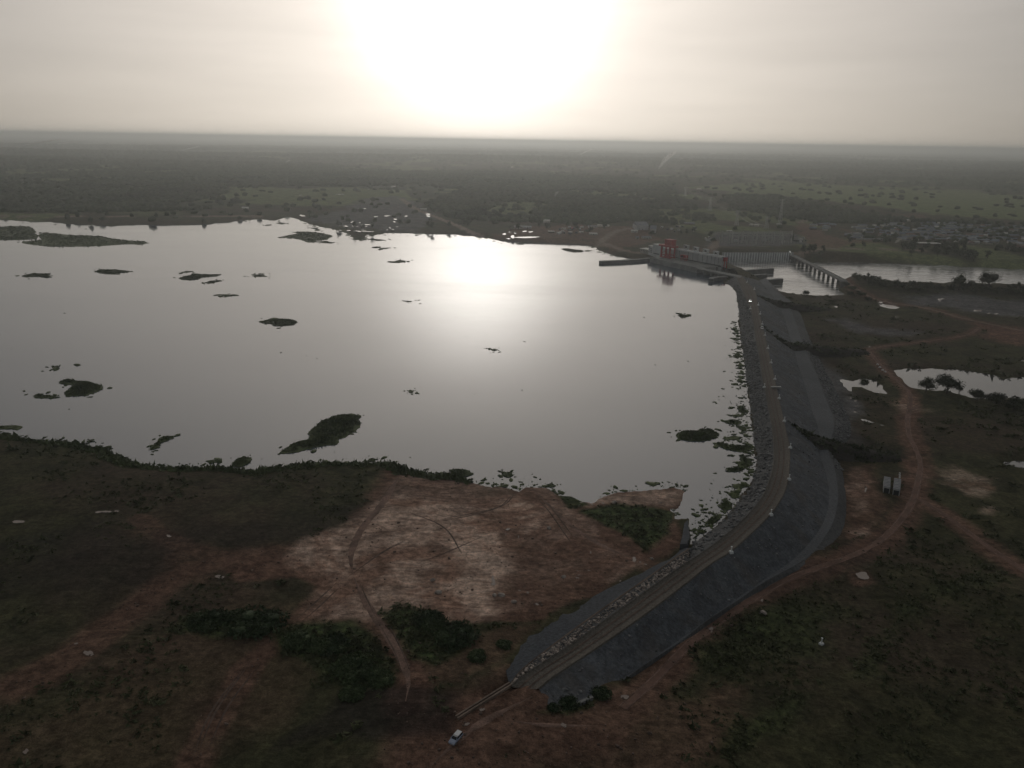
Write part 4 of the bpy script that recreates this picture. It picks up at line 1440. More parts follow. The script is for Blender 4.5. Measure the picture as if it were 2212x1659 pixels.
# ------------------------------------------------------------------ river bridge
b0 = g1(1712, 550.6, -6.0)
b1 = g1(1824, 606.8, -6.0)
BL = (b1 - b0).length
brz = math.atan2((b1 - b0).y, (b1 - b0).x)
bridge = empty('road_bridge', b0, brz, 'long low concrete road bridge on many piers across the river', 'bridge')
MB().box(0, BL, -3.2, 3.2, -1.0, 0).build('deck', M['concrete'], bridge)
for sy in (-3.2, 2.9):
    MB().box(0, BL, sy, sy + 0.3, 0.002, 0.7).build('parapet', M['concrete'], bridge)
pm = MB().box(-0.7, 0.7, -1.3, 1.3, -11, -1.002).mesh('pier', M['dark_concrete'])
for k in range(11):
    ob('pier', pm, bridge, (BL * (0.08 + 0.083 * k), 0, 0))
for sx in (0, BL):
    MB().box(sx - 2, sx + 2, -3.6, 3.6, -10, -1.01).build('abutment', M['dark_concrete'], bridge)

# ------------------------------------------------------------------ marker posts along the crest
mk_base = MB().box(-0.6, 0.6, -0.6, 0.6, -0.3, 0.55, 0.08, 0.08).mesh('base', M['white'], 0.04)
mk_post = MB().cyl((0, 0, 0.55), (0, 0, 2.0), 0.2, 0.16, 8).cyl((0, 0, 2.0), (0, 0, 2.12), 0.3, 0.3, 8).mesh('post', M['white'])
LIGHTS = [(1614, 609.7), (1629.6, 625.3), (1637.8, 659), (1641.9, 678.4), (1646.6, 700.3), (1652.5, 724.6), (1658.8, 752.4), (1665.7, 783.6), (1674, 819.2), (1683, 860.8), (1694.4, 909.7), (1707, 967.4),
          (1704.6, 1035.5), (1665.5, 1112), (1579.4, 1193.4), (1621, 667), (1651, 836.6)]
names = ['at the spillway end of the crest', 'where river walls meet the crest', 'beside the uppermost dark ramp', 'second below the uppermost dark ramp', 'just above the white car on the crest',
         'where the middle dark ramp starts', 'first below the middle dark ramp', 'on the crest, level with the white blocks', 'above the grey slab', 'just below the grey slab',
         'where the lowest dark ramp starts', 'just below the lowest dark ramp', 'on the outer bend of the dam crest', 'where the crest swings toward the clearing', 'last before the dam meets land',
         'on the lake edge near the lit car', 'alone on the lake edge by the riprap']
for (u, v), nm in zip(LIGHTS, names):
    t = empty('marker_post', g1(u, v, DZ_C + 0.3), 0.3, 'white stub post on a square base, ' + nm, 'marker post', 'white marker posts along the dam crest')
    ob('base', mk_base, t)
    ob('post', mk_post, t)
t = empty('marker_post', w1(1774, 1392), 0.6, 'white post on a square base standing alone in dark green grass', 'marker post', 'white survey posts away from the dam')
ob('base', mk_base, t)
ob('post', mk_post, t)
sb_ = empty('concrete_slab', g1(1676, 838, DZ_C + 0.35), 0.05, 'grey concrete slab lying across the outer edge of the dam crest', 'slab')
MB().box(-2.6, 2.6, -0.5, 0.5, -0.1, 0.6).build('block', M['concrete'], sb_)
MB().box(-2.75, 2.75, -0.65, 0.65, 0.6, 0.75).build('cap', M['steel'], sb_)


# ------------------------------------------------------------------ vehicles
def make_car(paint='car_white', roof='car_white', lit=False):
    mb = MB()
    prof = [(-2.3, 0.42), (-2.35, 0.75), (-2.25, 1.08), (0.95, 1.10), (2.0, 0.98), (2.32, 0.80), (2.35, 0.45)]
    n = len(prof)
    for s in (-0.92, 0.92):
        mb.v += [(x, s, z) for x, z in prof]
    mb.f = [[i, (i + 1) % n, n + (i + 1) % n, n + i] for i in range(n)] + [list(range(n))[::-1], [n + i for i in range(n)]]
    out = [('body', mb.mesh('body', M[paint], 0.05), [])]
    cab = MB().box(-2.2, 1.0, -0.86, 0.86, 1.09, 1.62, 0.0, 0.14)
    cab.v[5] = (0.35, -0.72, 1.62)
    cab.v[6] = (0.35, 0.72, 1.62)
    cab.v[4] = (-2.0, -0.72, 1.62)
    cab.v[7] = (-2.0, 0.72, 1.62)
    out.append(('cabin_glass', cab.mesh('cabin_glass', M['glass']), []))
    out.append(('roof', MB().box(-2.05, 0.0, -0.76, 0.76, 1.622, 1.74, 0.06, 0.06).mesh('roof', M[roof], 0.02), []))
    out.append(('sunroof', MB().box(-0.02, 0.40, -0.72, 0.72, 1.60, 1.66).mesh('sunroof', M['steel']), []))
    for sy in (-1, 1):
        out.append(('pillar', MB().bar((0.98, 0.83 * sy, 1.1), (0.36, 0.72 * sy, 1.63), 0.09).mesh('pillar', M[paint]), []))
        out.append(('pillar', MB().bar((-0.7, 0.84 * sy, 1.1), (-0.7, 0.735 * sy, 1.63), 0.09).mesh('pillar', M[paint]), []))
        out.append(('mirror', MB().box(0.75, 0.92, 0.93 * sy - 0.12, 0.93 * sy + 0.12, 1.05, 1.22).mesh('mirror', M[paint]), []))
        out.append(('headlight', MB().box(2.2, 2.38, 0.66 * sy - 0.2, 0.66 * sy + 0.2, 0.66, 0.86).mesh('headlight', M['lamp'] if lit else M['steel']), []))
        for sx in (-1.4, 1.42):
            out.append(('wheel', MB().cyl((sx, 0.70 * sy, 0.37), (sx, 0.97 * sy, 0.37), 0.37, n=14).mesh('wheel', M['tyre']),
                        [('rim', MB().cyl((sx, 0.972 * sy, 0.37), (sx, 0.99 * sy, 0.37), 0.22, n=10).mesh('rim', M['steel']))]))
    return out


CAR_W = make_car()
CAR_L = make_car(lit=True)


def put_car(parts, name, loc, rz, label, group=None):
    t = empty(name, loc, rz, label, 'car', group)
    for nm, me_, sub in parts:
        o = ob(nm, me_, t)
        for n2, m2 in sub:
            ob(n2, m2, o)
    return t


ca, cb = w1(994, 1590), w1(975, 1613)
near_car = put_car(make_car('car_paint', 'car_white'), 'off_road_car', (ca + cb) / 2 + Vector((0, 0, 0.25)), math.atan2((cb - ca).y, (cb - ca).x), 'pale blue car with a white roof parked on the red clearing at the dam end')
hd = math.atan2((g1(1646, 714, 5) - g1(1640, 690, 5)).y, (g1(1646, 714, 5) - g1(1640, 690, 5)).x)
near_car.scale = (0.82, 0.82, 0.82)
put_car(CAR_W, 'white_car', g1(1646, 710.5, DZ_C + 0.12), hd, 'white car driving along the middle of the dam crest', 'white cars')
put_car(CAR_L, 'lit_car', g1(1620, 651.5, DZ_C + 0.12), hd, 'car with lit headlights coming along the far part of the dam crest', 'cars with lit headlights')
put_car(CAR_L, 'lit_car', w1(1706, 545.5) + Vector((0, 0, 0.4)), -1.75, 'car with lit headlights at the far end of the river bridge', 'cars with lit headlights')
for (u, v), nm in zip([(1895.6, 788), (1900.5, 794.2), (1906.6, 800), (1911.8, 803.8)], ['first of four on the verge of the red road, highest up', 'second of four on the verge of the red road', 'third of four on the verge of the red road', 'last of four on the verge of the red road, lowest down']):
    t = empty('road_block', w1(u, v) + Vector((0, 0, 0.1)), 2.5 + random.uniform(-0.2, 0.2), 'white concrete block, ' + nm, 'concrete block', 'white blocks along the red road')
    MB().box(-0.8, 0.8, -0.4, 0.4, -0.2, 0.45, 0.1, 0.08).build('block', M['white'], t)
    MB().box(-0.5, 0.5, -0.25, 0.25, 0.45, 0.7, 0.05, 0.05).build('upper_block', M['white'], t)


# ------------------------------------------------------------------ containers, barrels, kerb stones
def container(name, p, q_, wdt, hgt, label, roof='roof_grey', wall='wall_grey', group=None, cat='container'):
    a, b = Vector(p), Vector(q_)
    d = b - a
    L = math.hypot(d.x, d.y)
    t = empty(name, a, math.atan2(d.y, d.x), label, cat, group)
    MB().box(0, L, -wdt / 2, wdt / 2, -0.6, hgt).build('body', M[wall], t)
    MB().box(-0.05, L + 0.05, -wdt / 2 - 0.05, wdt / 2 + 0.05, hgt, hgt + 0.12).build('roof', M[roof], t)
    rm = MB().box(-0.08, 0.08, -wdt / 2, wdt / 2, hgt + 0.12, hgt + 0.2).mesh('roof_rib', M['steel'])
    for k in range(7):
        ob('roof_rib', rm, t, (L * (0.08 + 0.14 * k), 0, 0))
    MB().box(-0.06, -0.003, -wdt * 0.4, wdt * 0.4, 0, hgt * 0.85).build('door', M['gate'], t)
    return t


container('shipping_container', w1(1914, 1065), w1(1914.5, 1044), 2.5, 2.6, 'grey container with ribbed roof beside the red road, the one farther from the road')
container('shipping_container', w1(1935, 1070), w1(1937, 1047), 2.6, 2.6, 'grey container with ribbed roof beside the red road, the one closer to the road')
bm_ = MB().cyl((0, 0, 0), (0, 0, 0.95), 0.36, n=10).mesh('drum', M['steel'])
for (u, v), nm in zip([(1943, 1026), (1943.2, 1030.5), (1942.6, 1035)], ['farthest from the two containers', 'in the middle of three', 'closest to the two containers']):
    t = empty('steel_barrel', w1(u, v), 0, 'pale barrel beside the red road, ' + nm, 'barrel', 'barrels by the containers')
    ob('drum', bm_, t)
    MB().cyl((0, 0, 0.95), (0, 0, 1.0), 0.38, n=10).build('lid', M['white'], t)
t = empty('culvert_wall', w1(1262, 1518), 0.55, 'short pale concrete culvert wall in the yellow green grass near the dam end', 'culvert')
MB().box(-2.4, 2.4, -0.3, 0.3, -0.8, 0.7).build('wall', M['concrete'], t)
MB().box(-2.5, 2.5, -0.38, 0.38, 0.7, 0.85).build('coping', M['concrete'], t)


# ------------------------------------------------------------------ houses
def house(name, loc, rz, w, d, h, rh, wall, roof, label, cat='house', group=None, gable=True, parts=True):
    t = empty(name, loc, rz, label, cat, group)
    MB().box(-w / 2, w / 2, -d / 2, d / 2, -2.0, h).build('wall', M[wall], t)
    mb = MB()
    e = 0.4
    if gable:
        mb.v = [(-w / 2 - e, -d / 2 - e, h - 0.1), (w / 2 + e, -d / 2 - e, h - 0.1), (w / 2 + e, d / 2 + e, h - 0.1), (-w / 2 - e, d / 2 + e, h - 0.1), (-w / 2 - e, 0, h + rh), (w / 2 + e, 0, h + rh)]
        mb.f = [[0, 1, 5, 4], [2, 3, 4, 5], [3, 0, 4], [1, 2, 5], [3, 2, 1, 0]]
    else:
        mb.box(-w / 2 - e, w / 2 + e, -d / 2 - e, d / 2 + e, h, h + 0.3)
    mb.build('roof', M[roof], t)
    if parts:
        MB().box(-0.5, 0.5, -d / 2 - 0.05, -d / 2 + 0.02, 0, 2.0).build('door', M['dark'], t)
        for sx in (-0.3, 0.3):
            MB().box(w * sx - 0.5, w * sx + 0.5, -d / 2 - 0.06, -d / 2 + 0.02, 1.0, 2.0).build('window', M['dark'], t)
    return t


def px_size(u, v):
    """metres per survey pixel at that ground point"""
    p = w1(u, v)
    return (p - Vector((0, 0, CAMZ))).length / FOC


def shed(u0, u1, v, hpx, dep, rz, wall, roof, label, gable=True, cat='building', group=None, rh=1.5):
    s = px_size((u0 + u1) / 2, v)
    w = (u1 - u0) * s
    return house('shed' if w < 22 else 'long_building', w1((u0 + u1) / 2, v) + Vector((0, dep * 0.5, 0)), rz, w, dep, max(2.2, hpx * s), rh, wall, roof, label, cat, group, gable)


shed(1374, 1398, 497, 9.5, 26, 0.12, 'wall_grey', 'roof_grey', 'big blue grey warehouse with ridged roof at the edge of the wood', cat='warehouse', rh=4.5)
shed(1408, 1419.5, 502.5, 7.5, 24, -0.2, 'wall_grey', 'roof_blue', 'narrow blue grey warehouse standing beside the bigger warehouse', cat='warehouse', rh=4)
shed(1365, 1377, 503, 4, 8, 0.1, 'wall_pale', 'roof_pale', 'small pale shed in front of the big warehouse')
shed(1388, 1406, 516.5, 3.4, 8, 0.15, 'wall_pale', 'roof_grey', 'long pale shed on bare ground between warehouses and powerhouse')
shed(1374, 1380, 516.5, 3, 6, 0.15, 'wall_pale', 'roof_grey', 'tiny pale hut next to the long shed below the warehouses')
shed(1274, 1290, 508, 2, 9, 0.05, 'wall_pale', 'roof_pale', 'white roofed shed on the red yard by the far shore', gable=False)
shed(1184.5, 1197, 503.5, 1.6, 8, 0.0, 'wall_brown', 'roof_pale', 'low shed with bright roof in the equipment yard on the far shore', gable=False)
shed(1271, 1290, 492, 3, 8, 0.0, 'wall_pale', 'roof_grey', 'grey shed with dark bays at the back of the equipment yard', gable=False)
shed(1292, 1316, 489.8, 1.8, 8, 0.0, 'wall_pale', 'roof_pale', 'long pale roofed shed at the back of the equipment yard', gable=False)
shed(1111, 1130, 494, 4.5, 10, 0.0, 'wall_pale', 'roof_grey', 'green tinted shed near the sun glare on the far shore', gable=False)
shed(1131, 1148, 493.5, 3.5, 10, 0.0, 'wall_grey', 'roof_blue', 'blue grey box shed near the sun glare on the far shore', gable=False)
shed(1113, 1134, 419.5, 1.5, 14, 0.0, 'wall_pale', 'roof_pale', 'pale long roof in a clearing of the far wood', gable=False)
shed(1480, 1500, 485.5, 1.2, 9, 0.0, 'wall_brown', 'roof_grey', 'low grey roof at the wood edge above the substation')
shed(1572, 1582, 502.5, 1.3, 8, -0.1, 'wall_pale', 'roof_pale', 'white roof just behind the substation gantries', gable=False)
shed(1622, 1640, 488.5, 1.5, 10, -0.5, 'wall_pale', 'roof_pale', 'pale slanting roof between substation and power pylons', gable=False)
shed(1680, 1688, 487, 1.6, 7, 0.0, 'wall_pale', 'roof_pale', 'bright white roof at the foot of a tall pylon', gable=False)
shed(1957 + 24, 2006.6, 529, 1.6, 12, 0.0, 'wall_brown', 'roof_pale', 'long bright pale roof above the river bank, the one closer to the smoke', gable=False, cat='shed')
shed(2004, 2032, 529.8, 1.6, 12, 0.0, 'wall_brown', 'roof_pale', 'long bright pale roof above the river bank, the one farther from the smoke', gable=False, cat='shed')
shed(1855, 1913, 519.2, 1.4, 5, 0.0, 'wall_pale', 'roof_grey', 'very long thin pale roof along the edge of the riverside settlement', gable=False, cat='shed')
shed(1844, 1856, 493, 2.4, 8, 0.0, 'wall_grey', 'roof_grey', 'grey flat roof beside the red lane in the settlement', gable=False)
shed(1876, 1894, 494.5, 2.6, 9, -0.35, 'wall_pale', 'roof_pale', 'pale slanted roof at the back of the settlement', gable=True)
shed(1909, 1921, 491.5, 1.4, 7, 0.0, 'wall_pale', 'roof_pale', 'pale bar shaped roof at the back of the settlement beside another', gable=False)
shed(1923, 1936, 494.8, 1.6, 7, -0.1, 'wall_pale', 'roof_pale', 'short pale roof just below the bar shaped roof in the settlement', gable=False)
shed(2064, 2115, 515.5, 2.0, 6, -0.05, 'wall_pale', 'roof_grey', 'long grey roof with pale wall in the lower rows of the settlement', gable=False, cat='terrace')
shed(2103, 2122, 501, 4, 8, -0.2, 'wall_pale', 'roof_blue', 'pale walled house at the outer end of the settlement')
shed(2126, 2150, 490.0, 2.2, 8, -0.25, 'wall_pale', 'roof_rust', 'rusty roofed pale row at the top corner of the settlement', cat='terrace')
shed(2150, 2174, 516.5, 2.6, 9, -0.15, 'wall_pale', 'roof_grey', 'pale sloping roof beside the red lane out of the settlement')
g = np.random.default_rng(31)
town = []
zone = []
for zi_, (u0, u1, v0, v1, n_) in enumerate( [(1755, 1800, 486, 498, 9), (1850, 1890, 490, 508, 8), (1905, 1960, 484, 512, 20), (1948, 2070, 498, 521, 44), (1990, 2060, 485, 500, 20), (2055, 2150, 510, 527, 24), (2120, 2230, 490, 512, 24), (2175, 2240, 515, 530, 8), (1830, 1860, 508, 518, 7), (2060, 2110, 488, 500, 10)]):
    tries = 0
    k = 0
    while k < n_ and tries < n_ * 30:
        tries += 1
        u, v = g.uniform(u0, u1), g.uniform(v0, v1)
        if any(abs(u - a) < 8.5 and abs(v - b) < 2.6 for a, b in town):
            continue
        town.append((u, v))
        zone.append(zi_)
        k += 1
KINDS = [('roof_blue', 'wall_pale', 'blue grey roof, pale wall'), ('roof_blue', 'wall_brown', 'blue grey roof, earth wall'), ('roof_grey', 'wall_pale', 'grey roof'), ('roof_rust', 'wall_pale', 'rusty roof'), ('roof_pale', 'wall_pale', 'bright roof')]
ZONES = ['by the red lane into the settlement', 'beside the bare red settlement yard', 'behind the white smoke', 'in the dense middle of the settlement', 'in the upper middle of the settlement', 'in the lower rows of the settlement',
         'in the outer settlement by the field', 'at the outer lower corner of the settlement', 'among the red yard machinery', 'on the upper edge of the settlement']
pos = W(town)
for i, p_ in enumerate(pos):
    k = int(g.choice(5, p=[0.42, 0.25, 0.17, 0.08, 0.08]))
    rf, wl_, lab = KINDS[k]
    hut = k == 4
    turn = g.random() < 0.25
    wd_ = g.uniform(4, 6) if hut else g.uniform(8, 14)
    dp_ = g.uniform(4, 5) if hut else g.uniform(6, 8.5)
    lab = ('small' if wd_ < 8 else 'short' if wd_ < 10 else 'mid sized' if wd_ < 12 else 'long') + (' end-on' if turn else '') + ' house, ' + lab + ', ' + ZONES[zone[i]]
    house('town_house', Vector(p_), -0.25 + g.normal(0, 0.25) + (1.57 if turn else 0), wd_, dp_, g.uniform(2.4, 3.2), g.uniform(1.0, 1.9), wl_, rf, lab, 'house', 'houses ' + ZONES[zone[i]], parts=False)
# scattered roofs in the far woods
for i, (u, v, lab) in enumerate([(915, 455, 'lone bright roof in the fields near the far pit'), (1106, 362, 'lone bright roof deep in the hazy wood, closest to the smoke column'), (1180, 480, 'lone pale hut in the dark wood above the equipment yard'),
                                 (1330, 475, 'lone pale hut in the dark wood above the warehouses'), (530, 452, 'pale roof in the fields across the lake'), (1510, 410, 'pale hut beside the power line corridor'),
                                 (850, 405, 'long pale roof in the open field across the lake'), (1906, 478, 'white speck of a roof under the trees behind the settlement'), (1959, 478.6, 'white roof at the field edge above the settlement, nearer the smoke'),
                                 (2070, 480, 'white roof at the field edge above the settlement, farther from the smoke')]):
    house('lone_hut', w1(u, v), 0.2, 11, 7, 2.8, 1.5, 'wall_pale', 'roof_pale', lab, 'hut', None, True, False)
# machines and boxes in the far yards
g = np.random.default_rng(5)
yard = [(1206 + g.uniform(0, 58), 491 + g.uniform(0, 15)) for _ in range(26)] + [(1545 + g.uniform(-26, -4), 512 + g.uniform(0, 8)) for _ in range(6)] + [(1722 + g.uniform(-10, 18), 514 + g.uniform(0, 10)) for _ in range(9)] + \
       [(1840 + g.uniform(0, 40), 500 + g.uniform(0, 14)) for _ in range(8)] + [(1440 + g.uniform(-10, 70), 490 + g.uniform(0, 12)) for _ in range(12)]
box_kinds = [('steel', 'roof_pale', 'bright steel site container standing '), ('gate', 'gate', 'dark machine body parked '), ('red', 'red', 'red painted machine body parked '), ('wall_pale', 'roof_pale', 'pale box container standing ')]
YARDS = ['in the equipment yard on the far shore'] * 26 + ['at the crane end of the substation'] * 6 + ['at the pylon end of the substation'] * 9 + ['on the red yard of the settlement'] * 8 + ['on bare ground below the wood'] * 12
for i, p_ in enumerate(W(yard)):
    k = int(g.choice(4, p=[0.3, 0.4, 0.06, 0.24]))
    wl_, rf, lab = box_kinds[k]
    t = empty('site_container', Vector(p_), g.uniform(0, 3), None, 'container')
    L = g.uniform(3, 7)
    tag(t, ('short ' if L < 4.6 else 'long ') + lab + YARDS[i], None, 'containers and machines ' + YARDS[i])
    MB().box(-L / 2, L / 2, -1.2, 1.2, -0.3, 2.2).build('body', M[wl_], t)
    MB().box(-L / 2 - 0.1, L / 2 + 0.1, -1.3, 1.3, 2.2, 2.35).build('roof', M[rf], t)

# ------------------------------------------------------------------ substation gantries
rows = [(1559, 1709, 524, 505.5, 8), (1559, 1672, 520, 503.5, 6), (1635, 1709, 518, 502, 4), (1575, 1690, 527, 510, 7)]
for i, (u0, u1, v, vt, n_) in enumerate(rows):
    a, b = w1(u0, v), w1(u1, v + (u1 - u0) * 0.004)
    d = b - a
    L = math.hypot(d.x, d.y)
    hgt = (v - vt) * px_size((u0 + u1) / 2, v)
    t = empty('substation_gantry', a, math.atan2(d.y, d.x), ['longest grey steel substation gantry, in the middle of the yard', 'grey steel substation gantry at the back with six posts', 'short tall grey steel gantry at the back corner of the substation',
                                                           'low grey steel substation gantry at the front of the yard'][i], 'gantry', 'steel gantries of the substation')
    for k in range(n_):
        x = L * k / (n_ - 1)
        mb = MB()
        for sx in (-0.5, 0.5):
            for sy in (-0.5, 0.5):
                mb.bar((x + sx, sy, -1), (x + sx * 0.5, sy * 0.5, hgt + 1.5), 0.2)
        for j in range(4):
            z = hgt * j / 4
            mb.bar((x - 0.5, -0.4, z), (x + 0.4, -0.4, z + hgt / 4), 0.08)
        mb.build('post', M['steel'], t)
    mb = MB()
    for zz in (hgt - 0.9, hgt + 0.1):
        for sy in (-0.4, 0.4):
            mb.bar((0, sy, zz), (L, sy, zz), 0.18)
    for k in range(int(L / 4)):
        mb.bar((k * 4, -0.4, hgt - 0.9), (k * 4 + 4, -0.4, hgt + 0.1), 0.08)
    mb.build('beam', M['steel'], t)
eq = MB().cyl((0, 0, -0.5), (0, 0, 2.0), 0.25, n=6).cyl((0, 0, 2.0), (0, 0, 3.2), 0.14, n=6).mesh('column', M['steel'])
g = np.random.default_rng(9)
for p_ in W([(g.uniform(1553, 1705), g.uniform(515, 527)) for _ in range(40)]):
    t = empty('switchgear', Vector(p_), 0, 'grey upright switchgear column among many under the substation gantries', 'switchgear', 'switchgear of the substation')
    ob('column', eq, t)
    MB().box(-0.8, 0.8, -0.15, 0.15, 1.9, 2.1).build('arm', M['steel'], t)
for i, (u, v) in enumerate([(1590, 522), (1650, 521), (1530, 521)]):
    t = empty('transformer', w1(u, v), 0.1, ['grey transformer block under the substation gantries near their crane side', 'grey transformer block in the middle of the substation', 'pale transformer block just outside the substation gantries'][i], 'transformer')
    MB().box(-3, 3, -2, 2, -0.5, 3.4).build('tank', M['wall_grey'], t)
    for k in range(3):
        MB().cyl((-1.8 + 1.8 * k, 0, 3.4), (-1.8 + 1.8 * k, 0, 5.0), 0.25, n=6).build('bushing', M['wall_brown'], t)


# ------------------------------------------------------------------ pylons and cables
def pylon(u, v, vt, label):
    p_ = w1(u, v)
    h = (v - vt) * px_size(u, v)
    t = empty('power_pylon', p_, 0.5, label, 'pylon', 'lattice pylons of the power lines')
    mb = MB()
    for sx in (-1, 1):
        for sy in (-1, 1):
            mb.bar((2.4 * sx, 2.4 * sy, -1), (0.5 * sx, 0.5 * sy, h), 0.34)
    for j in range(8):
        z0, z1 = h * j / 8, h * (j + 1) / 8
        w0, w1_ = 2.4 - 1.9 * j / 8, 2.4 - 1.9 * (j + 1) / 8
        for s in (-1, 1):
            mb.bar((-w0, w0 * s, z0), (w1_, w1_ * s, z1), 0.2)
            mb.bar((w0 * s, -w0, z0), (w1_ * s, w1_, z1), 0.2)
    mb.build('tower', M['steel'], t)
    for k, zz in enumerate((0.97, 0.86, 0.75)):
        mb = MB()
        mb.bar((-6, 0, h * zz), (6, 0, h * zz), 0.3)
        mb.bar((-6, 0, h * zz), (0, 0, h * zz + 1.6), 0.2)
        mb.bar((6, 0, h * zz), (0, 0, h * zz + 1.6), 0.2)
        mb.build('cross_arm', M['steel'], t)
    return p_, h


ends = []
for u, v, vt, lab in [(1591, 487, 458, 'grey lattice pylon where the cables come down to the substation'), (1655, 493, 470, 'short lattice pylon between the substation and the red slope'), (1684, 488, 436, 'tallest lattice pylon, standing by the white roof'),
                      (1533, 455, 428, 'lattice pylon halfway up the cable corridor'), (1480, 424, 405, 'lattice pylon where the cable corridor leaves the wood')]:
    ends.append(pylon(u, v, vt, lab))


def cable(a, b, sag, label):
    n_ = 14
    mb = MB()
    q0 = None
    for k in range(n_):
        t = k / (n_ - 1)
        q_ = (b - a) * t
        q_ = Vector((q_.x, q_.y, q_.z - sag * 4 * t * (1 - t)))
        if q0 is not None:
            mb.bar(q0, q_, 0.15)
        q0 = q_
    o = mb.build('power_cable', M['cable'], None, a)
    return tag(o, label, 'cable', 'cables of the power line')


sub_end = w1(1640, 506) + Vector((0, 0, 12))
spans = [(4, 3, 'in the upper span of the corridor'), (3, 0, 'in the middle span of the corridor')]
for a_, b_, where in spans:
    (pa, ha), (pb, hb) = ends[a_], ends[b_]
    for k, zz in enumerate((0.97, 0.86, 0.75)):
        for s in (-5.5, 5.5):
            off = Vector((math.cos(0.5) * s, math.sin(0.5) * s, 0))
            cable(pa + off + Vector((0, 0, ha * zz)), pb + off + Vector((0, 0, hb * zz)), 4.5, ('topmost', 'middle', 'lowest')[k] + ' pale sagging power cable ' + where + (', uphill side' if s < 0 else ', river side'))
(pa, ha) = ends[0]
for k, zz in enumerate((0.97, 0.86, 0.75)):
    for s in (-5.5, 5.5):
        off = Vector((math.cos(0.5) * s, math.sin(0.5) * s, 0))
        cable(pa + off + Vector((0, 0, ha * zz)), sub_end + off * 1.2 + Vector((k * 4, 0, 0)), 2.5, ('topmost', 'middle', 'lowest')[k] + ' pale power cable running down to the substation' + (', crane side' if s < 0 else ', pylon side'))

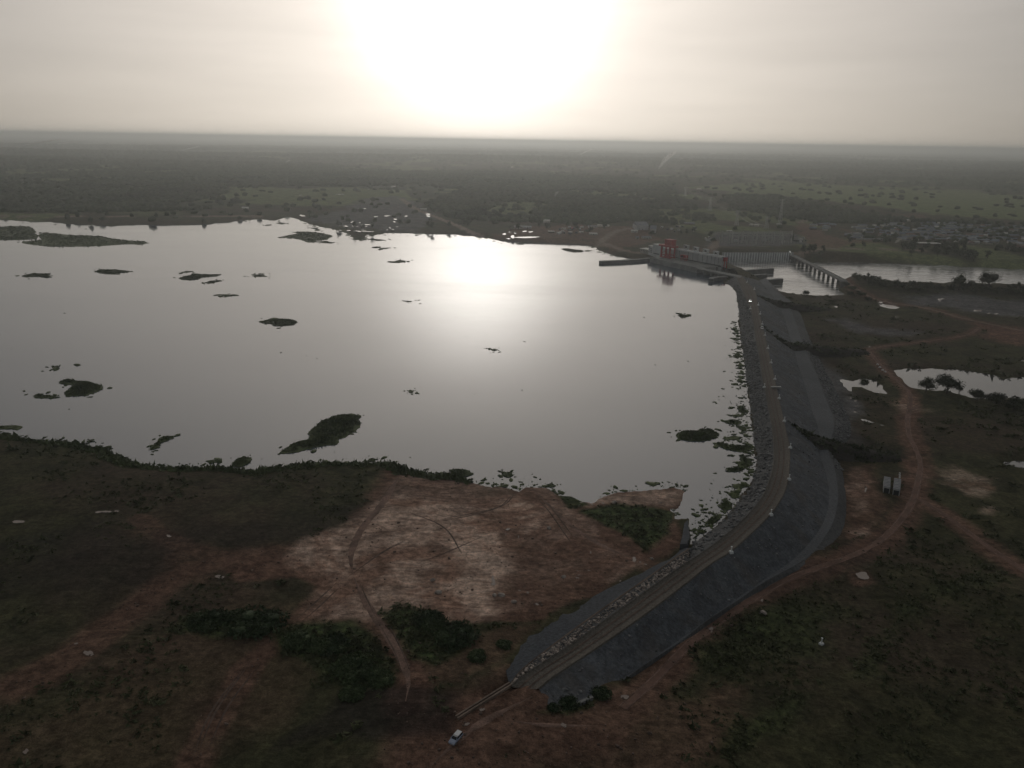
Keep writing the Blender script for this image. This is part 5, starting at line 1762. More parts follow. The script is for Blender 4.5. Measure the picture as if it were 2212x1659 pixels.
# ------------------------------------------------------------------ floating islands on the lake
zi = lambda pts: [(x / 3.2, 460.8 + y / 3.2) for x, y in pts]
z6 = lambda pts: [(518.4 + x / 2.259, 518.4 + y / 2.259) for x, y in pts]
zt_ = lambda pts: [(518.4 + x / 3.84, 276.5 + y / 3.84) for x, y in pts]
zd = lambda pts: [(1440 + x / 4.115, 864 + y / 4.115) for x, y in pts]
zlf = lambda pts: [(x / 3.84, 864 + y / 3.84) for x, y in pts]
ISL = [
    (zi([(-200, 100), (0, 95), (60, 88), (200, 90), (240, 112), (245, 130), (235, 140), (262, 150), (255, 178), (120, 184), (-200, 184)]), 1.6, 'broad green reed island at the far shore, cut by the picture edge'),
    (zi([(262, 152), (290, 140), (310, 133), (400, 140), (495, 152), (600, 152), (700, 158), (760, 172), (860, 185), (980, 192), (1028, 205), (985, 214), (860, 212), (700, 225), (450, 230), (330, 228), (240, 218), (160, 205), (155, 195), (230, 190), (290, 180)]), 1.6, 'long tapering green reed island pointing away from the broad one'),
    (zi([(150, 432), (190, 422), (235, 414), (280, 420), (345, 414), (348, 420), (330, 428), (345, 442), (320, 446), (280, 436), (230, 438), (180, 440)]), 0.9, 'bow tie shaped reed island below the broad island'),
    (zi([(660, 400), (690, 388), (740, 392), (790, 390), (850, 396), (898, 400), (880, 408), (810, 408), (830, 420), (790, 420), (720, 416), (680, 410)]), 0.9, 'flat reed island with small bushes below the long tapering island'),
    (zi([(1260, 404), (1300, 400), (1338, 400), (1300, 408), (1262, 408)]), 0.6, 'smallest sliver in the trio of reed islands'),
    (zi([(1237, 448), (1290, 432), (1360, 424), (1450, 422), (1530, 422), (1500, 434), (1430, 438), (1395, 442), (1370, 455), (1310, 461), (1260, 458)]), 0.9, 'largest leaf shaped island in the trio of reed islands'),
    (zi([(1420, 478), (1450, 468), (1525, 460), (1520, 470), (1480, 478), (1440, 486)]), 0.7, 'small ragged island at the lower side of the trio of reed islands'),
    (zi([(1742, 432), (1790, 422), (1835, 432), (1800, 438)]), 0.7, 'small lens shaped reed island between the trio and the sun glare'),
    (zi([(1522, 568), (1560, 562), (1602, 572), (1560, 572)]), 0.5, 'thin sliver of weed below the trio of reed islands'),
    (zi([(1793, 752), (1840, 738), (1880, 728), (1960, 730), (2030, 738), (2056, 750), (2030, 768), (1940, 778), (1890, 774), (1875, 762), (1830, 758)]), 1.0, 'smooth oval green island alone in the middle of the lake'),
    (zi([(410, 1165), (450, 1148), (510, 1145), (520, 1158), (600, 1160), (650, 1175), (712, 1190), (705, 1215), (660, 1235), (590, 1258), (455, 1265), (448, 1240), (490, 1205), (505, 1185), (440, 1180), (415, 1175)]), 1.0, 'heart shaped green island with a notch on one side'),
    (zi([(228, 1262), (260, 1248), (300, 1246), (275, 1258), (330, 1256), (380, 1262), (415, 1268), (390, 1276), (320, 1276), (250, 1276)]), 0.7, 'thin curled weed island just below the heart shaped one'),
    (zi([(360, 1062), (415, 1054), (395, 1062), (412, 1070), (375, 1074)]), 0.5, 'tiny forked weed patch above the heart shaped island'),
    (zi([(-60, 1472), (0, 1470), (60, 1468), (110, 1464), (158, 1475), (120, 1494), (80, 1490), (0, 1490), (-60, 1488)]), 0.7, 'narrow weed island cut by the picture edge above the grassy shore'),
    (zi([(1030, 1630), (1060, 1600), (1095, 1575), (1100, 1555), (1130, 1540), (1195, 1538), (1190, 1558), (1120, 1585), (1075, 1625), (1050, 1634)]), 0.9, 'club shaped green island near the grassy shore'),
    (z6([(185, 1045), (205, 1025), (270, 990), (335, 970), (340, 935), (390, 890), (450, 860), (540, 848), (593, 858), (575, 875), (592, 895), (560, 935), (480, 975), (475, 998), (420, 1000), (330, 1020), (270, 1035)]), 1.3, 'largest ragged green island close to the near shore'),
    (z6([(1020, 1120), (1060, 1117), (1110, 1122), (1140, 1140), (1110, 1153), (1060, 1150), (1030, 1135)]), 0.9, 'oval green islet just off the bare earth shore'),
    (z6([(1258, 1125), (1280, 1130), (1330, 1132), (1335, 1148), (1310, 1158), (1285, 1152), (1280, 1138)]), 0.8, 'small tailed green islet off the middle of the bare earth shore'),
    (z6([(960, 1142), (985, 1136), (1000, 1146), (970, 1150)]), 0.6, 'little round weed clump beside the oval islet'),
    (z6([(628, 1070), (642, 1064), (656, 1070), (650, 1080), (632, 1080)]), 0.8, 'round dark bush standing in the water off the grassy point'),
    (z6([(2008, 1187), (2030, 1180), (2050, 1190), (2025, 1196)]), 0.6, 'small weed clump off the tip of the bare earth spit'),
    (z6([(1495, 1195), (1520, 1186), (1542, 1198), (1515, 1208)]), 0.7, 'rounded weed clump touching the shore near the green notch'),
    (zt_([(310, 910), (420, 885), (500, 872), (430, 863), (570, 860), (680, 872), (750, 888), (770, 897), (735, 910), (720, 925), (640, 935), (620, 948), (560, 948), (520, 930), (440, 912)]), 1.2, 'ragged brownish island off the far gravel shore'),
    (zt_([(635, 943), (700, 938), (778, 950), (760, 956), (690, 952)]), 0.7, 'thin strip island at the lower edge of the ragged brownish one'),
    (zt_([(300, 788), (340, 784), (380, 790), (340, 797)]), 0.7, 'flat islet tucked into the far bay, nearer the gravel shore'),
    (zt_([(210, 805), (260, 800), (245, 808)]), 0.6, 'flat islet tucked into the far bay, nearer the fields'),
    (zt_([(600, 828), (625, 826), (665, 848), (640, 850)]), 0.7, 'slanting strip islet between bay and brownish island'),
    (zt_([(1150, 995), (1250, 992), (1205, 1001)]), 0.6, 'thin sliver of weed beside the sun glare, upper one'),
    (zt_([(935, 917), (1000, 906), (1035, 915), (1000, 930)]), 0.9, 'dark knob islet hanging on the far gravel shore'),
    (zt_([(1050, 920), (1130, 921), (1205, 930), (1150, 935)]), 0.7, 'thin bar islet lying off the far gravel shore'),
    (Q(1880, 820, 3.568, [(805, 405), (860, 398), (890, 412), (940, 405), (1000, 420), (1100, 430), (1090, 443), (1000, 447), (900, 435), (830, 415)]), 1.0, 'long dark islet in the bright water below the equipment yard'),
    (Q(1880, 820, 3.568, [(1128, 432), (1160, 427), (1197, 427), (1190, 434), (1137, 437)]), 0.6, 'small islet at the tail of the long dark islet'),
    (z6([(757, 102), (780, 97), (810, 103), (780, 105)]), 0.6, 'thin sliver of weed beside the sun glare, lower one'),
    (z6([(2140, 370), (2165, 362), (2186, 370), (2160, 380)]), 0.7, 'lone dark weed clump in the water below the spillway'),
    (z6([(807, 299), (818, 296), (829, 299), (818, 302)]), 0.6, 'small dark weed dot at the lower side of the sun glare'),
    (z6([(1222, 534), (1240, 531), (1260, 535), (1240, 540)]), 0.5, 'small flecked weed raft in the open middle of the lake'),
    (z6([(822, 738), (832, 730), (846, 740), (834, 745)]), 0.5, 'pale brown scrap of drift in the open middle of the lake'),
    (zd([(85, 315), (130, 280), (270, 270), (310, 258), (400, 262), (465, 300), (450, 330), (340, 362), (220, 365), (110, 345)]), 1.1, 'big bushy green island beside the dam bend'),
    (zd([(410, 380), (480, 375), (560, 395), (700, 405), (760, 430), (740, 450), (640, 458), (520, 435)]), 0.9, 'long green island sloping toward the riprap'),
    (zd([(510, 340), (580, 318), (665, 328), (600, 355), (520, 352)]), 0.5, 'thin see through weed mat between the two green islands by the dam'),
    (zd([(505, 190), (560, 172), (640, 178), (668, 195), (640, 212), (560, 215)]), 0.8, 'flat oval green island above the bushy island by the dam'),
    (zd([(615, 232), (660, 228), (728, 250), (700, 262), (650, 260)]), 0.7, 'small slanting green islet right of the flat oval island by the dam'.replace('right of', 'next to')),
    (zd([(655, 490), (680, 478), (715, 520), (765, 575), (700, 600), (640, 640), (530, 635), (530, 605), (620, 595), (660, 545)]), 0.9, 'L shaped green weed bank against the riprap bend'),
    (zd([(635, 60), (690, 50), (715, 95), (690, 115), (640, 105)]), 0.7, 'squarish weed patch close to the riprap above the oval island'),
    (zd([(585, 132), (640, 128), (665, 140), (620, 148)]), 0.6, 'thin weed strip just above the flat oval island'),
    (zd([(270, 1165), (310, 1150), (358, 1165), (330, 1188), (290, 1180)]), 0.8, 'last green clump in the narrow end of the lake'),
    (zd([(345, 1085), (420, 1030), (480, 1010), (480, 1060), (400, 1120)]), 0.9, 'green weed bank near the narrow end of the lake'),
    (zd([(460, 940), (520, 870), (590, 930), (530, 1000)]), 0.9, 'green weed bank along the riprap, third from the narrow end'),
    (zd([(550, 830), (600, 800), (645, 850), (610, 880)]), 0.8, 'green weed bank along the riprap, fourth from the narrow end'),
    (zd([(575, 765), (700, 730), (740, 760), (650, 790)]), 0.7, 'slanting weed mat against the riprap below the L shaped bank'),
    (zlf([(1930, 520), (1980, 480), (2080, 475), (2075, 520), (2000, 555), (1930, 545)]), 1.0, 'bushy green islet nearly touching the grassy shore'),
    (zlf([(1730, 522), (1760, 505), (1785, 512), (1750, 527)]), 0.6, 'small weed clump beside the bushy islet at the grassy shore'),
    (zlf([(720, 342), (742, 330), (762, 342), (735, 350)]), 0.6, 'round weed clump off the far corner of the grassy shore'),
    (Q(2500, 1050, 3.319, [(148, 438), (190, 422), (245, 440), (225, 474), (180, 455)]), 0.7, 'ragged weed clump well out from the upper dam'),
    (Q(2500, 1050, 3.319, [(830, 960), (880, 895), (930, 935), (880, 970)]), 0.7, 'forked dark weed clump against the upper riprap'),
]
tuft_v = np.array([[-0.5, 0, 0], [0.5, 0, 0], [0.15, 0.1, 1], [0, -0.5, 0], [0, 0.5, 0], [-0.1, -0.1, 0.9], [-0.35, -0.35, 0], [0.35, 0.35, 0], [0.1, -0.1, 0.8]])
tuft_f = np.array([[0, 1, 2], [3, 4, 5], [6, 7, 8]])
_lg = np.random.default_rng(99)
_c = _lg.normal(0, 1, (16, 3))
_c /= np.linalg.norm(_c, axis=1)[:, None]
_c[:, 2] = np.abs(_c[:, 2])
_c *= _lg.uniform(0.45, 0.95, (16, 1))
_a = _lg.normal(0, 0.42, (16, 3))
_b = _lg.normal(0, 0.42, (16, 3))
LEAFY_V = np.stack([_c - _a * 0.5 - _b * 0.3, _c + _a, _c + _b], 1).reshape(-1, 3)
LEAFY_F = np.arange(48).reshape(-1, 3)
g = np.random.default_rng(12)
ISL_W = []
for k, (pts, hgt, lab) in enumerate(ISL):
    w = G(pts, 0.15)
    ISL_W.append(w)
    c = w.mean(0)
    # jagged outline
    out = []
    n = len(w)
    for i in range(n):
        a, b = w[i], w[(i + 1) % n]
        L = np.linalg.norm(b - a)
        m_ = max(2, min(14, int(L / 1.2)))
        nn = np.array([(b - a)[1], -(b - a)[0]]) / (L + 1e-9)
        for j in range(m_):
            out.append(a + (b - a) * j / m_ + nn * g.normal(0, min(0.9, L * 0.06)))
    out = np.array(out) - c
    t = empty('floating_island', (c[0], c[1], 0), 0, lab, 'island', 'floating weed islands')
    MB().prism([tuple(p_) for p_ in out], -0.3, 0.22).build('weed_mat', M['reed'], t)
    x0, y0 = w.min(0)
    x1, y1 = w.max(0)
    area = (x1 - x0) * (y1 - y0)
    m_ = int(min(1400, max(30, area * 1.6)))
    px_, py_ = g.uniform(x0, x1, m_), g.uniform(y0, y1, m_)
    sd = sdist(px_, py_, w)
    ok = sd < 0.25
    px_, py_, sd = px_[ok], py_[ok], sd[ok]
    if len(px_):
        hs = hgt * (0.35 + 0.65 * np.clip(-sd / 2.5, 0, 1)) * g.uniform(0.5, 1.15, len(px_)) * (1 + 0.5 * fbm(px_, py_, 6, 2, 9))
        scl = np.column_stack([np.clip(hs, 0.3, 2) * 0.75, np.clip(hs, 0.3, 2) * 0.75, hs * 0.8])
        o = scatter('reeds', np.column_stack([px_, py_, np.full(len(px_), 0.18 + 0.0)]), scl, M['reed'], jit=0.3, parent=t, seed=k, tv=LEAFY_V, tf=LEAFY_F)
        o['kind'] = 'stuff'

ISL_EDGE = np.vstack([w_[rng.integers(0, len(w_), 14)] + rng.normal(0, 1.0, (14, 2)) * np.clip(np.linalg.norm(w_[0]) * 0.006, 0.8, 5) for w_ in ISL_W])
# specks of weed: along the riprap, along the shores and scattered over the lake
pts = []
a, b = A3[NS * 5:], B3[NS * 5:len(A3)]
for _ in range(700):
    i = g.integers(0, len(a))
    d = (a[i] - b[i])[:2]
    d = d / np.linalg.norm(d)
    dens = np.interp(i, [0, NS * 3, NS * 6, NS * 15], [0.5, 1.2, 1.6, 1.0])
    pts.append(a[i][:2] + d * (g.exponential(5.5) * dens - 0.3) + g.normal(0, 0.8, 2))
sh = crom(G(LAKE_S[2:], 0.0), 3)
for _ in range(900):
    i = g.integers(0, len(sh) - 1)
    p_ = sh[i] + (sh[i + 1] - sh[i]) * g.random()
    if fbm(np.array([p_[0]]), np.array([p_[1]]), 14, 2, 3)[0] < -0.05:
        continue
    d = p_ / np.linalg.norm(p_)
    pts.append(p_ + d * (g.exponential(2.2) + 0.1) + g.normal(0, 0.5, 2))
far = crom(G(LAKE_FAR[-45:], 0.0), 2)
for _ in range(260):
    i = g.integers(0, len(far) - 1)
    p_ = far[i] + (far[i + 1] - far[i]) * g.random()
    pts.append(p_ - p_ / np.linalg.norm(p_) * g.exponential(14))
pts += list(ISL_EDGE)
open_from = len(pts)
for _ in range(110):
    pts.append(G([(g.uniform(0, 1600), g.uniform(600, 1000))], 0.0)[0])
pts = np.array(pts)
sd = sdist(pts[:, 0], pts[:, 1], LAKE)
open_w = (np.arange(len(pts)) >= open_from)[sd < -0.2]
pts = pts[sd < -0.2]
rr_ = np.linalg.norm(pts, axis=1)
s_ = g.gamma(1.3, 0.36, len(pts)).clip(0.12, 2.6) * np.where(open_w, 0.55, np.clip(rr_ / 330, 0.9, 2.4))
tag(scatter('floating_weed', np.column_stack([pts, np.full(len(pts), 0.05)]), np.column_stack([s_ * 1.3, s_ * 0.7, 0.12 + s_ * 0.16]), M['reed'], jit=0.35, seed=77), kind='stuff')

# ------------------------------------------------------------------ puddles and pale mud patches
PUD = [(1066, 1254, 9, 22, 1), (1066, 1262, 12, 8, 1), (1097, 1143, 9, 8, 1), (1093, 1154, 5, 3, 1), (1120, 1160, 3, 8, 0), (1370, 1208, 14, 12, 1), (1383, 1214, 6, 4, 0), (1395, 1219, 8, 4, 0), (230, 1105, 24, 6, 1), (213, 1106, 16, 6, 0), (252, 1104, 18, 6, 0),
       (40, 1127, 44, 6, 0), (365, 1158, 14, 6, 0), (475, 1246, 26, 10, 0), (192, 1411, 24, 18, 0), (165, 1390, 10, 6, 0), (56, 1623, 16, 12, 0), (1535, 1361, 18, 13, 0), (1863, 1243, 42, 16, 0), (1218, 1567, 14, 14, 0), (1349, 1505, 20, 16, 0), (1041, 1533, 12, 10, 0),
       (1009, 1564, 14, 8, 1), (1646, 1297, 9, 7, 0), (1648, 1322, 10, 10, 0), (1540, 1160, 5, 4, 0), (1427, 1085, 8, 4, 1), (1303, 1087, 6, 5, 1), (1256, 1085, 8, 3, 1), (1280, 1090, 6, 4, 1), (1276, 1193, 4, 6, 1), (1272, 1232, 9, 3, 1), (1247, 1232, 5, 3, 1), (1247, 1248, 8, 5, 1), (1251, 1242, 7, 3, 1),
       (940, 1262, 6, 3, 1), (946, 1277, 8, 6, 1), (1010, 1270, 5, 4, 1), (985, 1252, 6, 2, 1), (897, 1222, 8, 3, 1), (850, 1283, 8, 3, 0), (835, 1285, 5, 2, 0), (1340, 1255, 7, 4, 0), (1140, 1280, 9, 5, 0), (1160, 1305, 10, 6, 0), (1122, 1275, 6, 4, 0), (545, 1231, 5, 4, 0),
       (1870, 1058, 5, 14, 0), (2125, 820, 20, 3, 1), (2210, 780, 30, 3, 1), (1847, 890, 10, 3, 1), (1838, 860, 5, 4, 1), (1848, 866, 6, 4, 1), (1850, 877, 10, 2, 1), (2032, 646, 18, 2.5, 1), (2030, 650, 8, 1.5, 1), (2065, 649, 8, 1.5, 1), (2072, 649, 8, 1, 1), (2113, 671, 16, 5, 1), (2136, 677, 8, 2.5, 1), (2152, 678, 10, 2, 1),
       (1902, 653, 14, 2.5, 1), (1925, 660, 30, 5, 1), (1807, 663, 9, 3, 1), (1798, 663, 3, 1.5, 1), (1936, 684.5, 10, 1.2, 1), (1973, 716, 8, 1.5, 0), (1878, 749, 6, 3, 1)]
for (u, v, w, h, _b) in [(1092 + 0.3 * k, 0, 0, 0, 0) for k in range(0)]:
    pass
zq = lambda pts: Q(1100, 700, 3.687, pts)
for (x, y, w, h) in [(1050, 37, 48, 5), (118, 400, 80, 20), (945, 300, 100, 12), (650, 478, 95, 8), (790, 495, 60, 14), (823, 480, 30, 8), (918, 496, 28, 8), (728, 546, 66, 12), (852, 546, 84, 10), (1005, 525, 100, 12), (998, 549, 50, 10), (650, 602, 80, 12), (765, 606, 70, 10), (880, 614, 110, 14), (975, 601, 70, 8),
                     (1030, 620, 130, 10), (855, 632, 30, 8), (1292, 404, 80, 10), (1140, 415, 70, 6), (1410, 450, 60, 12), (1398, 487, 34, 12), (1335, 570, 28, 10), (1440, 555, 30, 6), (1378, 592, 34, 6), (1560, 407, 50, 8), (1862, 380, 76, 12), (1865, 407, 60, 14), (1297, 596, 14, 8), (640, 105, 100, 5), (100, 118, 40, 6)]:
    u, v = zq([(x, y)])[0]
    PUD.append((u, v, w / 3.687 / K, h / 3.687 / K, 2))
for (x, y, w, h) in [(350, 248, 340, 16), (150, 240, 60, 30), (95, 265, 60, 16), (150, 180, 90, 10), (190, 195, 30, 14), (310, 170, 50, 16), (395, 176, 60, 14), (40, 205, 60, 14), (130, 125, 40, 10), (210, 283, 40, 8), (1230, 210, 90, 20), (200, 135, 60, 6)]:
    u, v = Q(1880, 820, 3.568, [(x, y)])[0]
    PUD.append((u, v, w / 3.568 / K, h / 3.568 / K, 2))
for (x, y, w, h) in [(600, 935, 0, 0)]:
    pass
for i, (u, v, w, h, wet) in enumerate(PUD):
    n = 18
    if v > 700:
        w, h = w * 0.75, h * 0.75
    ang = np.linspace(0, 2 * math.pi, n, endpoint=False)
    rad = 1 + 0.28 * np.sin(ang * 2 + i) + g.normal(0, 0.16, n)
    w3 = W(np.column_stack([u + np.cos(ang) * rad * w * 0.5, v + np.sin(ang) * rad * h * 0.5]))
    z = np.median(w3[:, 2]) + (0.12 if v > 700 else 0.35)
    xy = G(np.column_stack([u + np.cos(ang) * rad * w * 0.5, v + np.sin(ang) * rad * h * 0.5]), z)
    me_ = np_mesh('puddle', np.column_stack([xy, np.full(n, z)]), np.array([[0, j + 1, j] for j in range(1, n - 1)]), M['pond'] if wet == 2 else M['puddle'])
    if me_.polygons[0].normal.z < 0:
        me_.flip_normals()
    tag(ob('mud_puddle', me_), kind='structure')

# pale boulders on the bare earth
for i, (u, v, s, lab) in enumerate([(935, 1254, 0.7, 'pale boulder above the bigger one in the grey earth by the dark bush'), (947, 1281, 0.9, 'pale boulder in the grey earth below the dark bush'), (1186, 1142, 0.8, 'round pale boulder on the spit road beside the green notch'), (1217, 1247, 0.7, 'pale boulder in the dark middle of the clearing'),
                                  (1083, 1287, 0.9, 'pale boulder at the clearing edge, of a pair, nearer the dam'), (1068, 1287, 0.7, 'pale boulder at the clearing edge, of a pair, nearer the bushes'), (1110, 1301, 0.7, 'tilted pale block at the lower edge of the clearing'), (1327, 1086, 0.9, 'flat pale boulder on the neck of the bare earth spit'),
                                  (1408, 1208, 0.6, 'small pale boulder beside the pale patch at the foot of the dam'), (1648, 1325, 0.9, 'pale boulder in green grass beside the red road')]):
    o = scatter('pale_boulder', [(0, 0, 0)], np.array([[s * 1.3, s, s * 0.8]]), M['pale_rock'], tv=ICO2_V, tf=ICO2_F, jit=0.08, seed=i)
    o.location = w1(u, v) + Vector((0, 0, s * 0.2))
    tag(o, lab, 'boulder')


# ------------------------------------------------------------------ trees
def crown_mesh(w, h, seed, lumps=7, leaves=500, leaf=0.5, base=0.25, mat='tree'):
    """crown of leaf faces spread through several lumps, w wide and h tall, starting at height base*h"""
    g_ = np.random.default_rng(seed)
    C = []
    for k in range(lumps):
        a = 2 * math.pi * k / lumps + g_.uniform(-0.4, 0.4)
        rr_ = w * 0.5 * g_.uniform(0.25, 0.62) if k else 0
        C.append((math.cos(a) * rr_, math.sin(a) * rr_, h * (base + (1 - base) * g_.uniform(0.3, 0.72)), w * g_.uniform(0.2, 0.3), h * (1 - base) * g_.uniform(0.22, 0.32)))
    C = np.array(C)
    # inner masses
    V0 = np.concatenate([ICO_V * np.array([c[3] * 0.62, c[3] * 0.62, c[4] * 0.62]) * (1 + g_.uniform(-0.2, 0.2, (len(ICO_V), 1))) + c[:3] for c in C])
    F0 = np.concatenate([ICO_F + i * len(ICO_V) for i in range(lumps)])
    k = g_.integers(0, lumps, leaves)
    d = g_.normal(0, 1, (leaves, 3))
    d /= np.linalg.norm(d, axis=1)[:, None]
    rad = g_.uniform(0.75, 1.18, leaves)[:, None]
    P_ = C[k, :3] + d * rad * C[k][:, [3, 3, 4]]
    e1 = g_.normal(0, 1, (leaves, 3))
    e1 /= np.linalg.norm(e1, axis=1)[:, None]
    e2 = np.cross(e1, g_.normal(0, 1, (leaves, 3)))
    e2 /= np.linalg.norm(e2, axis=1)[:, None] + 1e-9
    s = leaf * g_.uniform(0.6, 1.5, leaves)[:, None]
    V1 = np.stack([P_ - e1 * s, P_ + e2 * s * 0.8, P_ + e1 * s], 1).reshape(-1, 3)
    F1 = np.arange(leaves * 3).reshape(-1, 3) + len(V0)
    return np_mesh('crown', np.vstack([V0, V1]), np.vstack([F0, F1]), M[mat])


def trunk_mesh(h, r, seed, limbs=4, spread=2.0):
    g_ = np.random.default_rng(seed)
    mb = MB().cyl((0, 0, -0.6), (0.1, 0, h * 0.45), r, r * 0.7, 8)
    for k in range(limbs):
        a = 2 * math.pi * k / limbs + g_.uniform(-0.4, 0.4)
        mb.cyl((0.1, 0, h * 0.4), (math.cos(a) * spread, math.sin(a) * spread, h * g_.uniform(0.6, 0.78)), r * 0.5, r * 0.18, 6)
    return mb.mesh('trunk', M['bark'])


def hero(name, u, v, wpx, hpx, label, cat='tree', base=0.22, seed=0, lumps=8, leaves=900, lift=0.0, mat='tree'):
    p_ = w1(u, v)
    s = px_size(u, v)
    w, h = wpx * s, hpx * s
    t = empty(name, p_ + Vector((0, 0, lift)), 0, label, cat)
    ob('trunk', trunk_mesh(h, 0.05 * h, seed, 5, w * 0.28), t)
    ob('crown', crown_mesh(w, h, seed, lumps, leaves, min(0.55, w * 0.045), base, mat), t)
    return t


hero('shade_tree', 1999.6, 848, 32, 30, 'round dark tree at the near edge of the big pond, standing beside a wider one', seed=1)
hero('shade_tree', 2044.9, 850, 52, 36, 'widest dark tree at the near edge of the big pond', seed=2, lumps=11, leaves=1600)
hero('shade_tree', 2071, 850, 14, 18, 'small tree at the shoulder of the widest tree by the big pond', seed=3)
hero('pond_bush', 2111, 866, 34, 22, 'spreading dark bush on the near bank of the big pond, closest to the two trees', 'bush', 0.05, 4)
hero('pond_bush', 2153, 871, 36, 22, 'spreading dark bush on the near bank of the big pond, farther from the trees', 'bush', 0.05, 5)
hero('pond_bush', 2190, 884, 40, 24, 'dark bush on the near bank of the big pond at the picture edge', 'bush', 0.05, 6)
hero('islet_bush', 1867.5, 832, 21, 13, 'dark bush growing in the middle of the small pond', 'bush', 0.0, 7)
hero('shade_tree', 2071, 627, 31, 33, 'round dark tree on the near river bank, the first of two big ones', seed=8)
hero('shade_tree', 2096, 625, 20, 18, 'low dark tree between the two big trees on the river bank', seed=9, base=0.1)
hero('shade_tree', 2134, 627, 44, 37, 'widest dark tree on the near river bank', seed=10, lumps=11, leaves=1300)
hero('river_tree', 1741, 641, 17, 15, 'thin airy tree standing alone at the tailwater edge below the dam', seed=11, leaves=260)
for i, (u, v, w, h) in enumerate([(1857, 608, 10, 6), (1870, 607, 8, 6), (1912, 616, 9, 6), (1932, 619, 22, 8), (1960, 622, 26, 7), (1995, 622, 24, 6), (2030, 624, 24, 6), (1890, 612, 16, 5), (2180, 630, 30, 6), (1826, 618, 18, 9), (1842, 628, 24, 10), (1858, 640, 26, 12), (1838, 640, 22, 9), (1876, 650, 20, 9)]):
    hero('river_bush', u, v, w, h, ['low dark bush at the bridge end, nearest the water', 'low dark bush at the bridge end, beside the road'][i] if i < 2 else
         (['tall narrow bush on the river bank past the bridge end', 'mounded dark bush on the river bank past the narrow bush', 'long low dark bush on the river bank before the two big trees', 'flat dark bush on the river bank close to the two big trees', 'flat dark bush at the foot of the first big river tree',
           'flat bush on the river bank just past the bridge road', 'long low dark bush on the river bank beyond the widest tree', 'dark bush under the near end of the bridge', 'dark bush between bridge end and bridge road', 'largest dark bush beside the bridge road', 'dark bush at the tailwater corner below the bridge', 'dark bush at the fork of the bridge road'][i - 2]),
         'bush', 0.02, 20 + i, 6, 300)
# bushes in the near land
for i, (u, v, w, h, lab) in enumerate([(560, 1355, 130, 30, 'broad dark green bush beside the red track fork'), (640, 1392, 70, 28, 'bright edged bush at the fork of the red tracks'), (690, 1400, 60, 20, 'dark green bush behind the bright edged bush'), (930, 1345, 90, 24, 'dark green thicket along the red track, upper part'), (985, 1380, 110, 26, 'dark green thicket at the lower edge of the clearing'),
                                      (760, 1450, 110, 28, 'streaky dark green thicket between the two red tracks, lower part'), (820, 1470, 70, 22, 'dark green bush at the bend of the red track'), (720, 1395, 90, 16, 'dark green thicket between the two red tracks, upper part'), (760, 1500, 70, 14, 'thin dark green bush below the streaky thicket'),
                                      (445, 1345, 90, 18, 'long dark green hedge like bush above the pale ground'), (520, 1340, 80, 18, 'dark green bush next to the broad bush'), (1090, 1395, 40, 16, 'dark bush at the lakeside foot of the dam end'), (1030, 1420, 50, 16, 'dark bush below the clearing near the dam end'), (1225, 1520, 60, 14, 'yellow green bush at the dam toe near the culvert'),
                                      (1300, 1500, 50, 12, 'yellow green grass mound above the culvert'), (1195, 1532, 30, 12, 'dark bush where the dam toe meets the red clearing')]):
    hero('near_bush', u, v, w * 0.85, h * 0.55, lab, 'bush', 0.0, 60 + i, 16, 2200, 0.0, 'bush')

# shrubs of the near land (nobody could count them)
gi = np.nonzero((tr < 900) & (np.abs(AZ.ravel()) < R(38)) & (tr > 120))[0]
ve = 1 - np.clip(np.maximum.reduce([mask['red'], mask['pale'], mask['gravel'], mask['track']]) * 1.3, 0, 1)
wet = np.zeros(len(tx), bool)
for sd in sds:
    wet |= sd < 1.0
footsd = sdist(tx, ty, DAM_FOOT)
clump = sstep(-0.1, 0.35, fbm(tx, ty, 22, 3, 201))
prob = (0.16 * ve * clump + 0.7 * mask['lush'] * (0.3 + 0.7 * clump) + 0.4 * mask['wood']) * (tr / 300.0) ** 1.2
prob[wet | (footsd < 1.5)] = 0
pr = prob[gi]
sel = g.choice(gi, 8000, replace=False, p=pr / pr.sum())
s_ = g.gamma(2.2, 0.24, len(sel)).clip(0.2, 1.8) * np.clip(tr[sel] / 350, 0.7, 1.5)
pp = np.column_stack([tx[sel] + g.normal(0, 0.4, len(sel)), ty[sel] + g.normal(0, 0.4, len(sel)), tz[sel]])
tag(scatter('shrubbery', pp, np.column_stack([s_ * 1.2, s_ * 1.2, s_ * 0.8]), M['shrub'], LEAFY_V, LEAFY_F, 0.35, seed=3), kind='stuff')
rs = np.vstack(RAMP_SCRUB)
s_ = g.gamma(2.2, 0.3, len(rs)).clip(0.25, 1.8)
o = scatter('ramp_scrub', rs, np.column_stack([s_ * 1.2, s_ * 1.2, s_ * 0.8]), M['forest'], LEAFY_V, LEAFY_F, 0.35, parent=dam, seed=44)
tag(o, kind='stuff')
# reeds and bushes fringing the near grassy shore
ln = crom(G(LAKE_S[:27], 0.3), 8)
k = g.integers(0, len(ln) - 1, 2600)
P_ = ln[k] + (ln[k + 1] - ln[k]) * g.random((2600, 1)) + g.normal(0, 1.5, (2600, 2))
hz = height(P_[:, 0], P_[:, 1])
P_ = P_[hz > -0.6]
hz = hz[hz > -0.6]
s_ = g.gamma(3, 0.25, len(P_)).clip(0.3, 1.8)
tag(scatter('shore_reeds', np.column_stack([P_, np.maximum(hz, 0.05)]), np.column_stack([s_, s_, s_ * 0.9]), M['reed'], LEAFY_V, LEAFY_F, 0.35, seed=5), kind='stuff')

